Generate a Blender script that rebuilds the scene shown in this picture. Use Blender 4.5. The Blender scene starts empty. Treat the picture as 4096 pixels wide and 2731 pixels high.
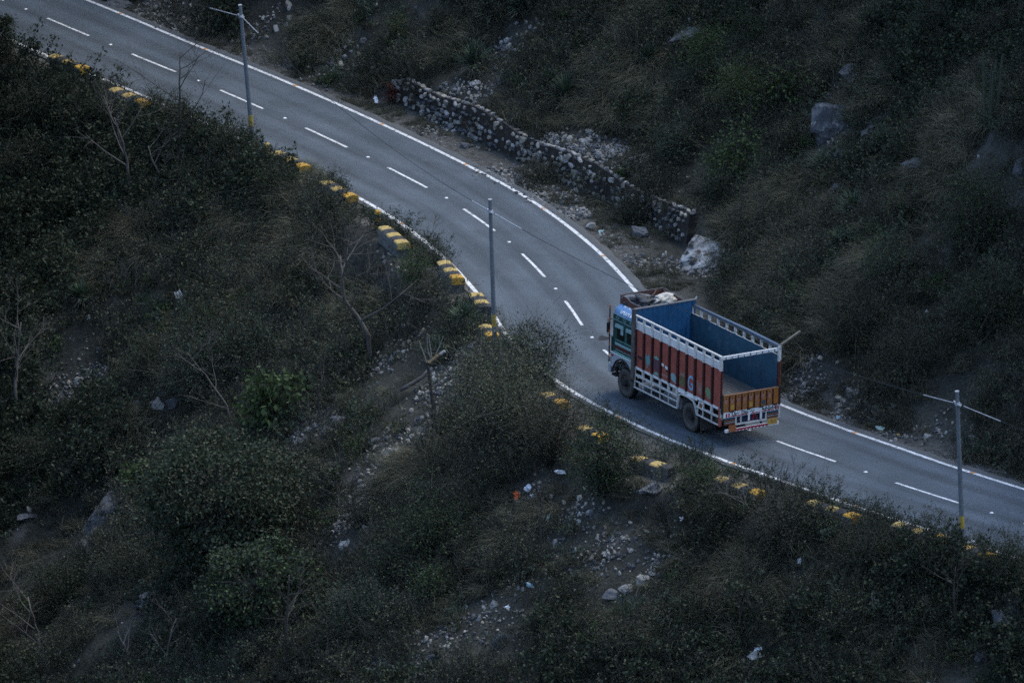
import bpy, bmesh, math, random
import numpy as np
from mathutils import Vector, Matrix, noise as mnoise

# ------------------------------------------------------------------ camera, light, exposure
SC = bpy.context.scene
FPX, PITCH, ROLL, CAMH, CAMY = 46877.0, math.radians(17.2049), math.radians(0.99605), 123.9015, -395.0
cam_data = bpy.data.cameras.new('camera')
cam = bpy.data.objects.new('camera', cam_data)
SC.collection.objects.link(cam)
cam_data.sensor_width = 36.0
cam_data.lens = FPX / 4096.0 * 36.0
cam_data.clip_start = 5.0
cam_data.clip_end = 4000.0
cr, sr = math.cos(ROLL), math.sin(ROLL)
ex = Vector((1, 0, 0)); ey = Vector((0, math.sin(PITCH), math.cos(PITCH))); ez = Vector((0, -math.cos(PITCH), math.sin(PITCH)))
# picture axes turned by the roll of the camera
cx = cr * ex + sr * ey
cy = -sr * ex + cr * ey
M = Matrix(((cx.x, cy.x, ez.x, 0), (cx.y, cy.y, ez.y, CAMY), (cx.z, cy.z, ez.z, CAMH), (0, 0, 0, 1)))
cam.matrix_world = M
SC.camera = cam

SUN_EL, SUN_AZ = math.radians(56), math.radians(58)     # azimuth: clockwise from +Y
world = bpy.data.worlds.new('World'); SC.world = world; world.use_nodes = True
wn = world.node_tree.nodes; wl = world.node_tree.links
bg = wn['Background']
sky = wn.new('ShaderNodeTexSky'); sky.sky_type = 'NISHITA'; sky.sun_disc = False
sky.sun_elevation = SUN_EL; sky.sun_rotation = SUN_AZ; sky.air_density = 1.0; sky.dust_density = 0.6; sky.ozone_density = 0.6
wl.new(sky.outputs[0], bg.inputs['Color']); bg.inputs['Strength'].default_value = 0.15
sun_d = bpy.data.lights.new('sun', 'SUN'); sun_d.energy = 1.5; sun_d.angle = math.radians(50); sun_d.color = (1.0, 0.96, 0.84)
sun = bpy.data.objects.new('sun', sun_d); SC.collection.objects.link(sun)
sd = Vector((math.sin(SUN_AZ) * math.cos(SUN_EL), math.cos(SUN_AZ) * math.cos(SUN_EL), math.sin(SUN_EL)))
sun.rotation_euler = sd.to_track_quat('Z', 'Y').to_euler()
SC.view_settings.view_transform = 'Standard'; SC.view_settings.look = 'None'
SC.view_settings.exposure = 1.7; SC.view_settings.gamma = 1.0; SC.view_settings.use_curve_mapping = False
SC.render.engine = 'CYCLES'
SC.cycles.use_denoising = False
SC.cycles.max_bounces = 5; SC.cycles.diffuse_bounces = 3; SC.cycles.glossy_bounces = 2; SC.cycles.transparent_max_bounces = 4
SC.cycles.filter_width = 1.6
COL = SC.collection
RNG = random.Random(7)
NP = np.random.default_rng(11)

# ------------------------------------------------------------------ helpers
def tag(o, label=None, cat=None, group=None, kind=None):
    if label: o['label'] = label
    if cat: o['category'] = cat
    if group: o['group'] = group
    if kind: o['kind'] = kind
    return o

def thing(name, label, cat, loc=(0, 0, 0), rz=0.0, group=None):
    o = bpy.data.objects.new(name, None); COL.objects.link(o)
    o.location = loc; o.rotation_euler = (0, 0, rz); o.empty_display_size = 0.3
    return tag(o, label, cat, group)

class MB:
    """collects boxes, tubes, quads; build() links them as one mesh object"""
    def __init__(s): s.v = []; s.f = []; s.m = []
    def add(s, vs, fs, m=0):
        b = len(s.v); s.v.extend([tuple(p) for p in vs])
        for q in fs: s.f.append(tuple(b + i for i in q)); s.m.append(m)
    def box(s, x0, x1, y0, y1, z0, z1, m=0):
        s.add([(x0, y0, z0), (x1, y0, z0), (x1, y1, z0), (x0, y1, z0), (x0, y0, z1), (x1, y0, z1), (x1, y1, z1), (x0, y1, z1)],
              [(3, 2, 1, 0), (4, 5, 6, 7), (0, 1, 5, 4), (1, 2, 6, 5), (2, 3, 7, 6), (3, 0, 4, 7)], m)
    def bar(s, a, b, w, h, m=0, up=(0, 0, 1)):
        a = Vector(a); b = Vector(b); d = (b - a).normalized(); u = Vector(up)
        if abs(d.dot(u)) > 0.98: u = Vector((1, 0, 0))
        r = d.cross(u).normalized(); u = r.cross(d)
        vs = []
        for p in (a, b):
            for sx, sy in ((-1, -1), (1, -1), (1, 1), (-1, 1)): vs.append(p + r * (sx * w / 2) + u * (sy * h / 2))
        s.add(vs, [(3, 2, 1, 0), (4, 5, 6, 7), (0, 1, 5, 4), (1, 2, 6, 5), (2, 3, 7, 6), (3, 0, 4, 7)], m)
    def tube(s, pts, rad, n=6, m=0, cap=True):
        pts = [Vector(p) for p in pts]
        if not hasattr(rad, '__len__'): rad = [rad] * len(pts)
        base = len(s.v); pr = None
        for i, p in enumerate(pts):
            d = (pts[min(i + 1, len(pts) - 1)] - pts[max(i - 1, 0)])
            if d.length < 1e-9: d = Vector((0, 0, 1))
            d.normalize()
            if pr is None:
                pr = d.cross(Vector((0, 0, 1)) if abs(d.z) < 0.9 else Vector((1, 0, 0))).normalized()
            else:
                pr = (pr - d * pr.dot(d)).normalized()
            q = d.cross(pr)
            for k in range(n):
                a = 2 * math.pi * k / n
                s.v.append(tuple(p + (pr * math.cos(a) + q * math.sin(a)) * rad[i]))
        for i in range(len(pts) - 1):
            for k in range(n):
                a = base + i * n + k; b = base + i * n + (k + 1) % n
                s.f.append((a, b, b + n, a + n)); s.m.append(m)
        if cap:
            s.f.append(tuple(base + k for k in reversed(range(n)))); s.m.append(m)
            e = base + (len(pts) - 1) * n
            s.f.append(tuple(e + k for k in range(n))); s.m.append(m)
    def ring(s, c, axis, prof, n=24, m=0):
        """lathe: prof = [(radius, offset along axis)] closed loop"""
        c = Vector(c); ax = Vector(axis).normalized()
        u = ax.cross(Vector((0, 0, 1)) if abs(ax.z) < 0.9 else Vector((1, 0, 0))).normalized(); w = ax.cross(u)
        base = len(s.v); k = len(prof)
        for i in range(n):
            a = 2 * math.pi * i / n; d = u * math.cos(a) + w * math.sin(a)
            for r, o in prof: s.v.append(tuple(c + d * r + ax * o))
        for i in range(n):
            for j in range(k):
                a = base + i * k + j; b = base + i * k + (j + 1) % k
                c2 = base + ((i + 1) % n) * k + (j + 1) % k; d2 = base + ((i + 1) % n) * k + j
                s.f.append((a, b, c2, d2)); s.m.append(m)
    def prism(s, poly, y0, y1, m=0, ax='y'):
        """poly in (x,z) swept along y, or (y,z) along x, or (x,y) along z"""
        def P(a, b, t): return (a, t, b) if ax == 'y' else ((t, a, b) if ax == 'x' else (a, b, t))
        n = len(poly); base = len(s.v)
        for t in (y0, y1):
            for a, b in poly: s.v.append(P(a, b, t))
        s.f.append(tuple(base + i for i in range(n))); s.m.append(m)
        s.f.append(tuple(base + n + i for i in reversed(range(n)))); s.m.append(m)
        for i in range(n):
            j = (i + 1) % n
            s.f.append((base + i, base + n + i, base + n + j, base + j)); s.m.append(m)
    def mesh(s, name, mats):
        me = bpy.data.meshes.new(name); me.from_pydata(s.v, [], s.f)
        for mt in (mats if isinstance(mats, (list, tuple)) else [mats]): me.materials.append(mt)
        if any(s.m): me.polygons.foreach_set('material_index', s.m)
        me.update()
        return me
    def build(s, name, mats, parent=None, smooth=False, fix=True, bevel=0):
        me = s.mesh(name, mats)
        if fix:
            bm = bmesh.new(); bm.from_mesh(me); bmesh.ops.recalc_face_normals(bm, faces=bm.faces); bm.to_mesh(me); bm.free()
        if smooth: me.polygons.foreach_set('use_smooth', [True] * len(me.polygons))
        o = bpy.data.objects.new(name, me); COL.objects.link(o)
        if parent: o.parent = parent
        if bevel:
            b = o.modifiers.new('bevel', 'BEVEL'); b.width = bevel; b.segments = 2; b.limit_method = 'ANGLE'
        return o

def obj(name, me, parent=None, loc=None, rot=None, scale=None):
    o = bpy.data.objects.new(name, me); COL.objects.link(o)
    if parent: o.parent = parent
    if loc is not None: o.location = loc
    if rot is not None: o.rotation_euler = rot
    if scale is not None: o.scale = scale
    return o

# ------------------------------------------------------------------ materials
def mat(name, c1, c2=None, scale=6.0, rough=0.8, bump=0.0, bscale=40.0, detail=5.0, c3=None, t3=(0.62, 0.72), s3=3.0,
        island=0.0, objvar=0.0, metal=0.0, spec=0.3, coords='Object', trans=0.0, contrast=(0.35, 0.65)):
    """principled material: two noise-mixed colours, an optional third in patches (dirt, rust), value variation per island / object"""
    m = bpy.data.materials.new(name); m.use_nodes = True
    nt = m.node_tree; N = nt.nodes; L = nt.links
    bs = N['Principled BSDF']; bs.inputs['Roughness'].default_value = rough; bs.inputs['Metallic'].default_value = metal
    bs.inputs['Specular IOR Level'].default_value = spec
    tc = N.new('ShaderNodeTexCoord')
    col = None
    def nz(sc, d=detail):
        n = N.new('ShaderNodeTexNoise'); n.inputs['Scale'].default_value = sc; n.inputs['Detail'].default_value = d
        n.inputs['Roughness'].default_value = 0.62
        L.new(tc.outputs[coords], n.inputs['Vector']); return n
    def ramp(src, a, b):
        r = N.new('ShaderNodeMapRange'); r.inputs[1].default_value = a; r.inputs[2].default_value = b
        L.new(src, r.inputs[0]); return r.outputs[0]
    def mix(f, a, b):
        x = N.new('ShaderNodeMix'); x.data_type = 'RGBA'
        if isinstance(f, float): x.inputs[0].default_value = f
        else: L.new(f, x.inputs[0])
        for sck, v in ((6, a), (7, b)):
            if isinstance(v, tuple): x.inputs[sck].default_value = (*v, 1)
            else: L.new(v, x.inputs[sck])
        return x.outputs[2]
    if c2 is None: c2 = tuple(x * 0.8 for x in c1)
    n1 = nz(scale)
    col = mix(ramp(n1.outputs[0], *contrast), c1, c2)
    if c3 is not None:
        n3 = nz(s3, 8.0)
        col = mix(ramp(n3.outputs[0], *t3), col, c3)
    if island or objvar:
        g = N.new('ShaderNodeNewGeometry'); oi = N.new('ShaderNodeObjectInfo')
        h = N.new('ShaderNodeHueSaturation')
        ad = N.new('ShaderNodeMath'); ad.operation = 'MULTIPLY_ADD'
        L.new(g.outputs['Random Per Island'], ad.inputs[0]); ad.inputs[1].default_value = island * 2; ad.inputs[2].default_value = 1 - island - objvar
        a2 = N.new('ShaderNodeMath'); a2.operation = 'MULTIPLY_ADD'
        L.new(oi.outputs['Random'], a2.inputs[0]); a2.inputs[1].default_value = objvar * 2; L.new(ad.outputs[0], a2.inputs[2])
        L.new(a2.outputs[0], h.inputs['Value']); L.new(col, h.inputs['Color']); col = h.outputs[0]
    L.new(col, bs.inputs['Base Color'])
    if bump:
        nb = nz(bscale, 4.0); b = N.new('ShaderNodeBump'); b.inputs['Strength'].default_value = bump; b.inputs['Distance'].default_value = 0.02
        L.new(nb.outputs[0], b.inputs['Height']); L.new(b.outputs[0], bs.inputs['Normal'])
    if trans:
        tl = N.new('ShaderNodeBsdfTranslucent'); L.new(col, tl.inputs[0]); ms = N.new('ShaderNodeMixShader'); ms.inputs[0].default_value = trans
        L.new(bs.outputs[0], ms.inputs[1]); L.new(tl.outputs[0], ms.inputs[2]); L.new(ms.outputs[0], N['Material Output'].inputs[0])
    return m

# ------------------------------------------------------------------ road line and terrain
K = 4096 / 2352.0
CPTS = [(-18.52, 46.94), (-14.9, 41.85), (-11.33, 36.99), (-7.98, 32.04), (-4.8, 26.96), (-1.96, 21.8), (0.26, 16.16), (1.85, 10.4),
        (3.0, 5.2), (4.75, 0.7), (7.0, -3.1), (9.4, -6.15), (11.21, -8.18), (13.13, -10.33), (15.21, -12.45), (17.33, -14.54)]
def catmull(P, step=0.4):
    P = [np.array(p, float) for p in P]
    a = P[0] - (P[1] - P[0]); d0 = (P[0] - P[1]) / np.linalg.norm(P[0] - P[1]); d1 = (P[-1] - P[-2]) / np.linalg.norm(P[-1] - P[-2])
    # the road goes on beyond the picture
    pre = []; p = P[0].copy(); d = d0.copy()
    for i in range(22):
        th = 0.03; d = np.array([d[0] * math.cos(th) - d[1] * math.sin(th), d[0] * math.sin(th) + d[1] * math.cos(th)]) if i < 14 else d
        p = p + d * 6; pre.append(p.copy())
    post = []; p = P[-1].copy(); d = d1.copy()
    for i in range(22):
        th = 0.035; d = np.array([d[0] * math.cos(th) - d[1] * math.sin(th), d[0] * math.sin(th) + d[1] * math.cos(th)]) if 2 < i < 16 else d
        p = p + d * 6; post.append(p.copy())
    n0 = len(pre)
    Q = pre[::-1] + P + post
    out = []
    for i in range(1, len(Q) - 2):
        p0, p1, p2, p3 = Q[i - 1:i + 3]
        n = max(2, int(np.linalg.norm(p2 - p1) / step))
        if i == n0: mark = len(out)
        for k in range(n):
            t = k / n
            out.append(0.5 * ((2 * p1) + (-p0 + p2) * t + (2 * p0 - 5 * p1 + 4 * p2 - p3) * t * t + (-p0 + 3 * p1 - 3 * p2 + p3) * t ** 3))
    return np.array(out), mark
CL, MARK = catmull(CPTS)
SEG = np.diff(CL, axis=0); SL = np.linalg.norm(SEG, axis=1); CS = np.concatenate([[0], np.cumsum(SL)]); CS -= CS[MARK]
TAN = SEG / SL[:, None]
def sd_of(x, y):
    """arc length s along the road and signed distance d (positive uphill) for arrays x, y"""
    x = np.asarray(x, float).ravel(); y = np.asarray(y, float).ravel()
    s = np.empty_like(x); d = np.empty_like(x)
    A = CL[:-1]
    for i in range(0, len(x), 4000):
        px = x[i:i + 4000, None] - A[None, :, 0]; py = y[i:i + 4000, None] - A[None, :, 1]
        t = np.clip(px * TAN[:, 0] + py * TAN[:, 1], 0, SL)
        qx = px - t * TAN[:, 0]; qy = py - t * TAN[:, 1]
        dd = qx * qx + qy * qy; j = dd.argmin(1); r = np.arange(len(j))
        s[i:i + 4000] = CS[:-1][j] + t[r, j]
        d[i:i + 4000] = np.sqrt(dd[r, j]) * np.sign(TAN[j, 0] * qy[r, j] - TAN[j, 1] * qx[r, j])
    return s, d
def road_pt(s, d=0.0):
    i = int(np.clip(np.searchsorted(CS, s) - 1, 0, len(SL) - 1)); t = s - CS[i]
    p = CL[i] + TAN[i] * t; j0 = max(i - 3, 0); j1 = min(i + 3, len(TAN) - 1)
    T = TAN[j0:j1 + 1].mean(0); T /= np.linalg.norm(T)
    return p[0] - T[1] * d, p[1] + T[0] * d, math.atan2(T[1], T[0])

def vnoise(x, y, seed=0):
    xi = np.floor(x).astype(np.int64); yi = np.floor(y).astype(np.int64); fx = x - xi; fy = y - yi
    fx = fx * fx * (3 - 2 * fx); fy = fy * fy * (3 - 2 * fy)
    def h(a, b):
        n = (a * 374761393 + b * 668265263 + seed * 1442695041) & 0xffffffff
        n = ((n ^ (n >> 13)) * 1274126177) & 0xffffffff
        return ((n ^ (n >> 16)) & 0xffff) / 65535.0
    a = h(xi, yi); b = h(xi + 1, yi); c = h(xi, yi + 1); d = h(xi + 1, yi + 1)
    return (a * (1 - fx) + b * fx) * (1 - fy) + (c * (1 - fx) + d * fx) * fy - 0.5
def fbm(x, y, sc, oct=4, seed=0):
    r = 0; a = 1.0
    for o in range(oct): r = r + a * vnoise(x / sc + 17.3 * o, y / sc - 9.1 * o, seed + o); a *= 0.5; sc *= 0.5
    return r

def lerp(s, ks, vs): return np.interp(s, ks, vs)
def sstep(a, b, x):
    t = np.clip((x - a) / (b - a), 0, 1); return t * t * (3 - 2 * t)
def left_edge(s): return lerp(s, [-20, 6, 12, 24, 28, 36, 41, 46, 52, 57, 61, 65, 69, 73, 90], [4.5, 4.3, 4.9, 4.4, 4.6, 4.9, 4.3, 4.2, 5.2, 6.2, 6.7, 6.1, 5.5, 5.0, 5.0])
def right_edge(s): return lerp(s, [-20, 5, 13, 17, 24, 29, 33, 37, 41, 46, 51, 56, 64, 72, 90], [4.2, 4.2, 4.0, 4.9, 4.8, 5.0, 5.6, 6.2, 6.4, 5.6, 4.6, 4.0, 4.2, 4.0, 4.0])
def wall_h(s): return 1.05 * sstep(15, 18, s) * (1 - sstep(38.5, 41.5, s))
def terrain(x, y):
    sh = np.shape(x); x = np.asarray(x, float).ravel(); y = np.asarray(y, float).ravel()
    s, d = sd_of(x, y)
    n1 = fbm(x, y, 9.0, 4, 1); n2 = fbm(x, y, 2.2, 4, 5); n3 = fbm(x, y, 30.0, 3, 9)
    el = left_edge(s); er = right_edge(s); hw = wall_h(s)
    u = np.maximum(-d - el, 0); w = np.maximum(d - er, 0)
    # downhill: a short steep bank of built-up fill, then the long slope, then the valley floor and the opposite side
    ft = sstep(31.8, 33.0, s) * (1 - sstep(39.0, 40.5, s))      # the stone footing stands free here
    bank = (0.75 + 0.95 * ft) * sstep(0.0, 0.9 - 0.5 * ft, u)
    zl = -bank - 0.70 * np.maximum(u - 0.3, 0) + np.minimum(u, 6) / 6 * (n1 * 1.6 + n2 * 0.45 + n3 * 2.0)
    zl = np.maximum(zl, -62 + n3 * 4)
    far = np.maximum(u - 190, 0); zl = zl + np.minimum(far * 0.85, 170) * sstep(0, 40, far)
    # uphill: retaining wall step, bench, then the steep hillside
    stp = hw * sstep(0.12, 0.5, w)
    bench = lerp(s, [10, 17, 24, 36, 41, 46], [0.2, 1.6, 2.2, 2.0, 0.6, 0.2])
    zr = stp + 0.28 * np.minimum(np.maximum(w - 0.4, 0), bench) + 0.86 * np.maximum(w - 0.4 - bench, 0)
    zr = zr + np.minimum(np.maximum(w - 0.6, 0), 5) / 5 * (n1 * 1.7 + n2 * 0.55 + n3 * 1.5) + 0.3 * sstep(0, 0.6, w) * (1 - hw)
    zr = np.where(zr > 70, 70 + (zr - 70) * 0.5, zr)
    flat = -0.06 + 0.05 * n2 * sstep(3.2, 3.9, np.abs(d)) + 0.03 * sstep(3.3, 4.2, np.abs(d))
    z = np.where(d > 0, flat + zr, flat + zl)
    return z.reshape(sh), s.reshape(sh), d.reshape(sh)

def axis_pts(lo, hi, step, far_lo, far_hi):
    a = list(np.arange(lo, hi + 1e-6, step)); g = step; p = hi
    while p < far_hi: g *= 1.22; p += g; a.append(p)
    g = step; p = lo
    while p > far_lo: g *= 1.22; p -= g; a.insert(0, p)
    return np.array(a)
GX = axis_pts(-34, 42, 0.3, -700, 500); GY = axis_pts(-40, 72, 0.3, -700, 500)
XX, YY = np.meshgrid(GX, GY)
ZZ, SS, DD = terrain(XX, YY)
def zat(x, y):
    x = np.atleast_1d(np.asarray(x, float)); y = np.atleast_1d(np.asarray(y, float))
    i = np.clip(np.searchsorted(GX, x) - 1, 0, len(GX) - 2); j = np.clip(np.searchsorted(GY, y) - 1, 0, len(GY) - 2)
    fx = (x - GX[i]) / (GX[i + 1] - GX[i]); fy = (y - GY[j]) / (GY[j + 1] - GY[j])
    return (ZZ[j, i] * (1 - fx) + ZZ[j, i + 1] * fx) * (1 - fy) + (ZZ[j + 1, i] * (1 - fx) + ZZ[j + 1, i + 1] * fx) * fy
R3 = M.to_3x3()
def ray(px, py): return R3 @ Vector(((px * K - 2048) / FPX, -(py * K - 1365.5) / FPX, -1))
def at(px, py):
    """where on the terrain the photograph shows this spot (photo measured at 2352 px wide)"""
    r = ray(px, py); t = np.arange(330, 560, 0.25); y = CAMY + r.y * t; x = r.x * t; z = CAMH + r.z * t
    h = zat(x, y) - z; k = int(np.argmax(h > 0))
    if h[k] <= 0: k = len(t) - 1
    f = h[k - 1] / (h[k - 1] - h[k]) if k > 0 and h[k] != h[k - 1] else 0
    tt = t[k - 1] + 0.25 * f
    return Vector((r.x * tt, CAMY + r.y * tt, CAMH + r.z * tt))
def atz(px, py, z):
    r = ray(px, py); t = (z - CAMH) / r.z; return Vector((r.x * t, CAMY + r.y * t, z))
PXM = 64.3    # picture units (2352 wide) per metre here

# ------------------------------------------------------------------ ground and road
def ground_mat():
    m = bpy.data.materials.new('hillside_soil'); m.use_nodes = True; nt = m.node_tree; N = nt.nodes; L = nt.links
    bs = N['Principled BSDF']; bs.inputs['Roughness'].default_value = 0.95; bs.inputs['Specular IOR Level'].default_value = 0.1
    tc = N.new('ShaderNodeTexCoord')
    def nz(sc, d=6): 
        n = N.new('ShaderNodeTexNoise'); n.inputs['Scale'].default_value = sc; n.inputs['Detail'].default_value = d; n.inputs['Roughness'].default_value = 0.65
        L.new(tc.outputs['Object'], n.inputs['Vector']); return n.outputs[0]
    def ramp(src, a, b):
        r = N.new('ShaderNodeMapRange'); r.inputs[1].default_value = a; r.inputs[2].default_value = b; L.new(src, r.inputs[0]); return r.outputs[0]
    def mix(f, a, b):
        x = N.new('ShaderNodeMix'); x.data_type = 'RGBA'; L.new(f, x.inputs[0])
        for k, v in ((6, a), (7, b)):
            if isinstance(v, tuple): x.inputs[k].default_value = (*v, 1)
            else: L.new(v, x.inputs[k])
        return x.outputs[2]
    c = mix(ramp(nz(0.9), .38, .62), (0.029, 0.030, 0.025), (0.050, 0.051, 0.042))
    c = mix(ramp(nz(9.0), .45, .7), c, (0.018, 0.016, 0.014))
    c = mix(ramp(nz(0.35, 8), .56, .68), c, (0.085, 0.083, 0.08))
    vo = N.new('ShaderNodeTexVoronoi'); vo.inputs['Scale'].default_value = 7.0; L.new(tc.outputs['Object'], vo.inputs['Vector'])
    c = mix(ramp(vo.outputs['Distance'], .16, .08), c, (0.11, 0.108, 0.104))
    # the verge beside the asphalt carries grey road grit
    at_ = N.new('ShaderNodeAttribute'); at_.attribute_name = 'grit'
    mu = N.new('ShaderNodeMath'); mu.operation = 'MULTIPLY'; L.new(at_.outputs['Fac'], mu.inputs[0]); L.new(ramp(nz(5.0), .3, .6), mu.inputs[1])
    c = mix(mu.outputs[0], c, (0.125, 0.12, 0.112))
    L.new(c, bs.inputs['Base Color'])
    b = N.new('ShaderNodeBump'); b.inputs['Strength'].default_value = 0.9; b.inputs['Distance'].default_value = 0.06
    L.new(nz(14.0, 5), b.inputs['Height']); L.new(b.outputs[0], bs.inputs['Normal'])
    return m
ny, nx = XX.shape
me = bpy.data.meshes.new('hillside')
vv = np.stack([XX.ravel(), YY.ravel(), ZZ.ravel()], 1)
ii = (np.arange(ny - 1)[:, None] * nx + np.arange(nx - 1)[None, :]).ravel()
ff = np.stack([ii, ii + 1, ii + nx + 1, ii + nx], 1)
me.vertices.add(len(vv)); me.vertices.foreach_set('co', vv.ravel())
me.loops.add(ff.size); me.loops.foreach_set('vertex_index', ff.ravel().astype(np.int32))
me.polygons.add(len(ff)); me.polygons.foreach_set('loop_start', (np.arange(len(ff)) * 4).astype(np.int32))
me.update(calc_edges=True); me.validate()
me.polygons.foreach_set('use_smooth', [True] * len(ff))
ga = me.attributes.new('grit', 'FLOAT', 'POINT')
gsd = np.abs(DD)
grit = np.where((DD < 0) & (SS > 31) & (SS < 41), (1 - sstep(3.4, 4.2, gsd)), np.where(DD < 0, (1 - sstep(left_edge(SS) - 0.3, left_edge(SS) + 0.3, gsd)), (1 - sstep(3.5, 5.6, gsd)) * 0.8))
ga.data.foreach_set('value', grit.ravel().astype(np.float32))
me.materials.append(ground_mat())
hill = bpy.data.objects.new('hillside', me); COL.objects.link(hill); tag(hill, kind='structure')

def asphalt_mat():
    m = mat('asphalt', (0.050, 0.063, 0.075), (0.066, 0.080, 0.094), 0.35, 0.75, 0.25, 90.0, c3=(0.040, 0.050, 0.056), t3=(.55, .75), s3=0.5, spec=0.35)
    nt = m.node_tree; N = nt.nodes; L = nt.links; bs = N['Principled BSDF']
    src = bs.inputs['Base Color'].links[0].from_socket
    n = N.new('ShaderNodeTexNoise'); n.inputs['Scale'].default_value = 45; n.inputs['Detail'].default_value = 3
    tc = N.new('ShaderNodeTexCoord'); L.new(tc.outputs['Object'], n.inputs['Vector'])
    h = N.new('ShaderNodeHueSaturation'); r = N.new('ShaderNodeMapRange'); r.inputs[1].default_value = .3; r.inputs[2].default_value = .7; r.inputs[3].default_value = .72; r.inputs[4].default_value = 1.28
    L.new(n.outputs[0], r.inputs[0]); L.new(r.outputs[0], h.inputs['Value']); L.new(src, h.inputs['Color'])
    # tyre wear: bands along the lanes, broken by long stretched noise
    at_ = N.new('ShaderNodeAttribute'); at_.attribute_name = 'lane'; sx = N.new('ShaderNodeSeparateXYZ'); L.new(at_.outputs['Vector'], sx.inputs[0])
    w = N.new('ShaderNodeMath'); w.operation = 'MULTIPLY'; L.new(sx.outputs[1], w.inputs[0]); w.inputs[1].default_value = 2 * math.pi / 1.45
    co = N.new('ShaderNodeMath'); co.operation = 'COSINE'; L.new(w.outputs[0], co.inputs[0])
    mp = N.new('ShaderNodeMapping'); mp.inputs['Scale'].default_value = (.12, 1.6, 1); L.new(at_.outputs['Vector'], mp.inputs[0])
    n2 = N.new('ShaderNodeTexNoise'); n2.inputs['Scale'].default_value = 1.3; n2.inputs['Detail'].default_value = 6; L.new(mp.outputs[0], n2.inputs['Vector'])
    su = N.new('ShaderNodeMath'); su.operation = 'MULTIPLY_ADD'; L.new(co.outputs[0], su.inputs[0]); su.inputs[1].default_value = .16; L.new(n2.outputs[0], su.inputs[2])
    r2 = N.new('ShaderNodeMapRange'); r2.inputs[1].default_value = .25; r2.inputs[2].default_value = .8; r2.inputs[3].default_value = 1.28; r2.inputs[4].default_value = .70; L.new(su.outputs[0], r2.inputs[0])
    h2 = N.new('ShaderNodeHueSaturation'); L.new(r2.outputs[0], h2.inputs['Value']); L.new(h.outputs[0], h2.inputs['Color']); col = h2.outputs[0]
    # dust washed in from the verges
    ab = N.new('ShaderNodeMath'); ab.operation = 'ABSOLUTE'; L.new(sx.outputs[1], ab.inputs[0])
    e = N.new('ShaderNodeMath'); e.operation = 'MULTIPLY_ADD'; L.new(n2.outputs[0], e.inputs[0]); e.inputs[1].default_value = 1.2; L.new(ab.outputs[0], e.inputs[2])
    r3 = N.new('ShaderNodeMapRange'); r3.inputs[1].default_value = 3.25; r3.inputs[2].default_value = 3.9; r3.inputs[4].default_value = .7; L.new(e.outputs[0], r3.inputs[0])
    mx = N.new('ShaderNodeMix'); mx.data_type = 'RGBA'; L.new(r3.outputs[0], mx.inputs[0]); L.new(col, mx.inputs[6]); mx.inputs[7].default_value = (.105, .10, .09, 1)
    L.new(mx.outputs[2], bs.inputs['Base Color'])
    return m
A_PHALT = asphalt_mat()
PAINT_W = mat('road_paint_white', (0.70, 0.70, 0.69), (0.52, 0.52, 0.50), 2.0, 0.6, c3=(0.11, 0.115, 0.115), t3=(.52, .66), s3=6.0)
STUD_W = mat('stud_white', (0.85, 0.85, 0.82), rough=0.4)
STUD_O = mat('stud_orange', (0.55, 0.24, 0.07), (0.45, 0.2, 0.06), rough=0.5)
def ribbon(s0, s1, d0, d1, z, step=0.5, ragged=0.0, skirt=0.0):
    mb = MB(); n = max(1, int(round((s1 - s0) / step)))
    for i in range(n + 1):
        s = s0 + (s1 - s0) * i / n
        ra = RNG.uniform(-ragged, ragged); rb = RNG.uniform(-ragged, ragged)
        a = road_pt(s, d0 + ra); b = road_pt(s, d1 + rb)
        mb.v += [(a[0], a[1], z), (b[0], b[1], z)]
        if skirt:
            mb.v += [(a[0] + 0, a[1], z - skirt), (b[0], b[1], z - skirt)]
    k = 4 if skirt else 2
    for i in range(n):
        q = i * k; mb.f.append((q, q + k, q + k + 1, q + 1)); mb.m.append(0)
        if skirt:
            mb.f.append((q, q + 2, q + k + 2, q + k)); mb.m.append(0); mb.f.append((q + 1, q + k + 1, q + k + 3, q + 3)); mb.m.append(0)
    return mb
def road_sheet():
    mb = MB(); cols = [-3.2, -1.6, 0.0, 1.6, 3.25]; n = 640; sd_ = []
    for i in range(n + 1):
        s = -110 + 290 * i / n; ja, jb = RNG.uniform(-.05, .05), RNG.uniform(-.05, .05)
        for j, d in enumerate([cols[0]] + cols + [cols[-1]]):
            dd = d + (ja if j < 2 else (jb if j > 4 else 0)); q = road_pt(s, dd); mb.v.append((q[0], q[1], -.25 if j in (0, 6) else 0.0)); sd_.append((s, dd, 0))
    for i in range(n):
        for j in range(6): a = i * 7 + j; mb.f.append((a, a + 1, a + 8, a + 7)); mb.m.append(0)
    o = mb.build('road', A_PHALT); at_ = o.data.attributes.new('lane', 'FLOAT_VECTOR', 'POINT'); at_.data.foreach_set('vector', np.array(sd_, np.float32).ravel()); return o
road = road_sheet(); tag(road, kind='structure')
for s0 in [-36 + 6.03 * k for k in range(22)]:
    ribbon(s0, s0 + 3.0, -0.055, 0.055, 0.004, 0.5).build('lane_dash', PAINT_W, road, fix=False)
ribbon(-60, 130, -3.0, -2.84, 0.004, 0.4, 0.006).build('edge_line', PAINT_W, road, fix=False)
ribbon(-60, 130, 2.72, 2.88, 0.004, 0.4, 0.004).build('edge_line', PAINT_W, road, fix=False)
def stud_mesh(name, mt):
    mb = MB(); mb.v = [(-.055, -.06, 0), (.055, -.06, 0), (.055, .06, 0), (-.055, .06, 0), (-.03, -.045, .022), (.03, -.045, .022), (.03, .045, .022), (-.03, .045, .022)]
    mb.f = [(4, 5, 6, 7), (0, 1, 5, 4), (1, 2, 6, 5), (2, 3, 7, 6), (3, 0, 4, 7)]; mb.m = [0] * 5
    return mb.mesh(name, mt)
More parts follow.
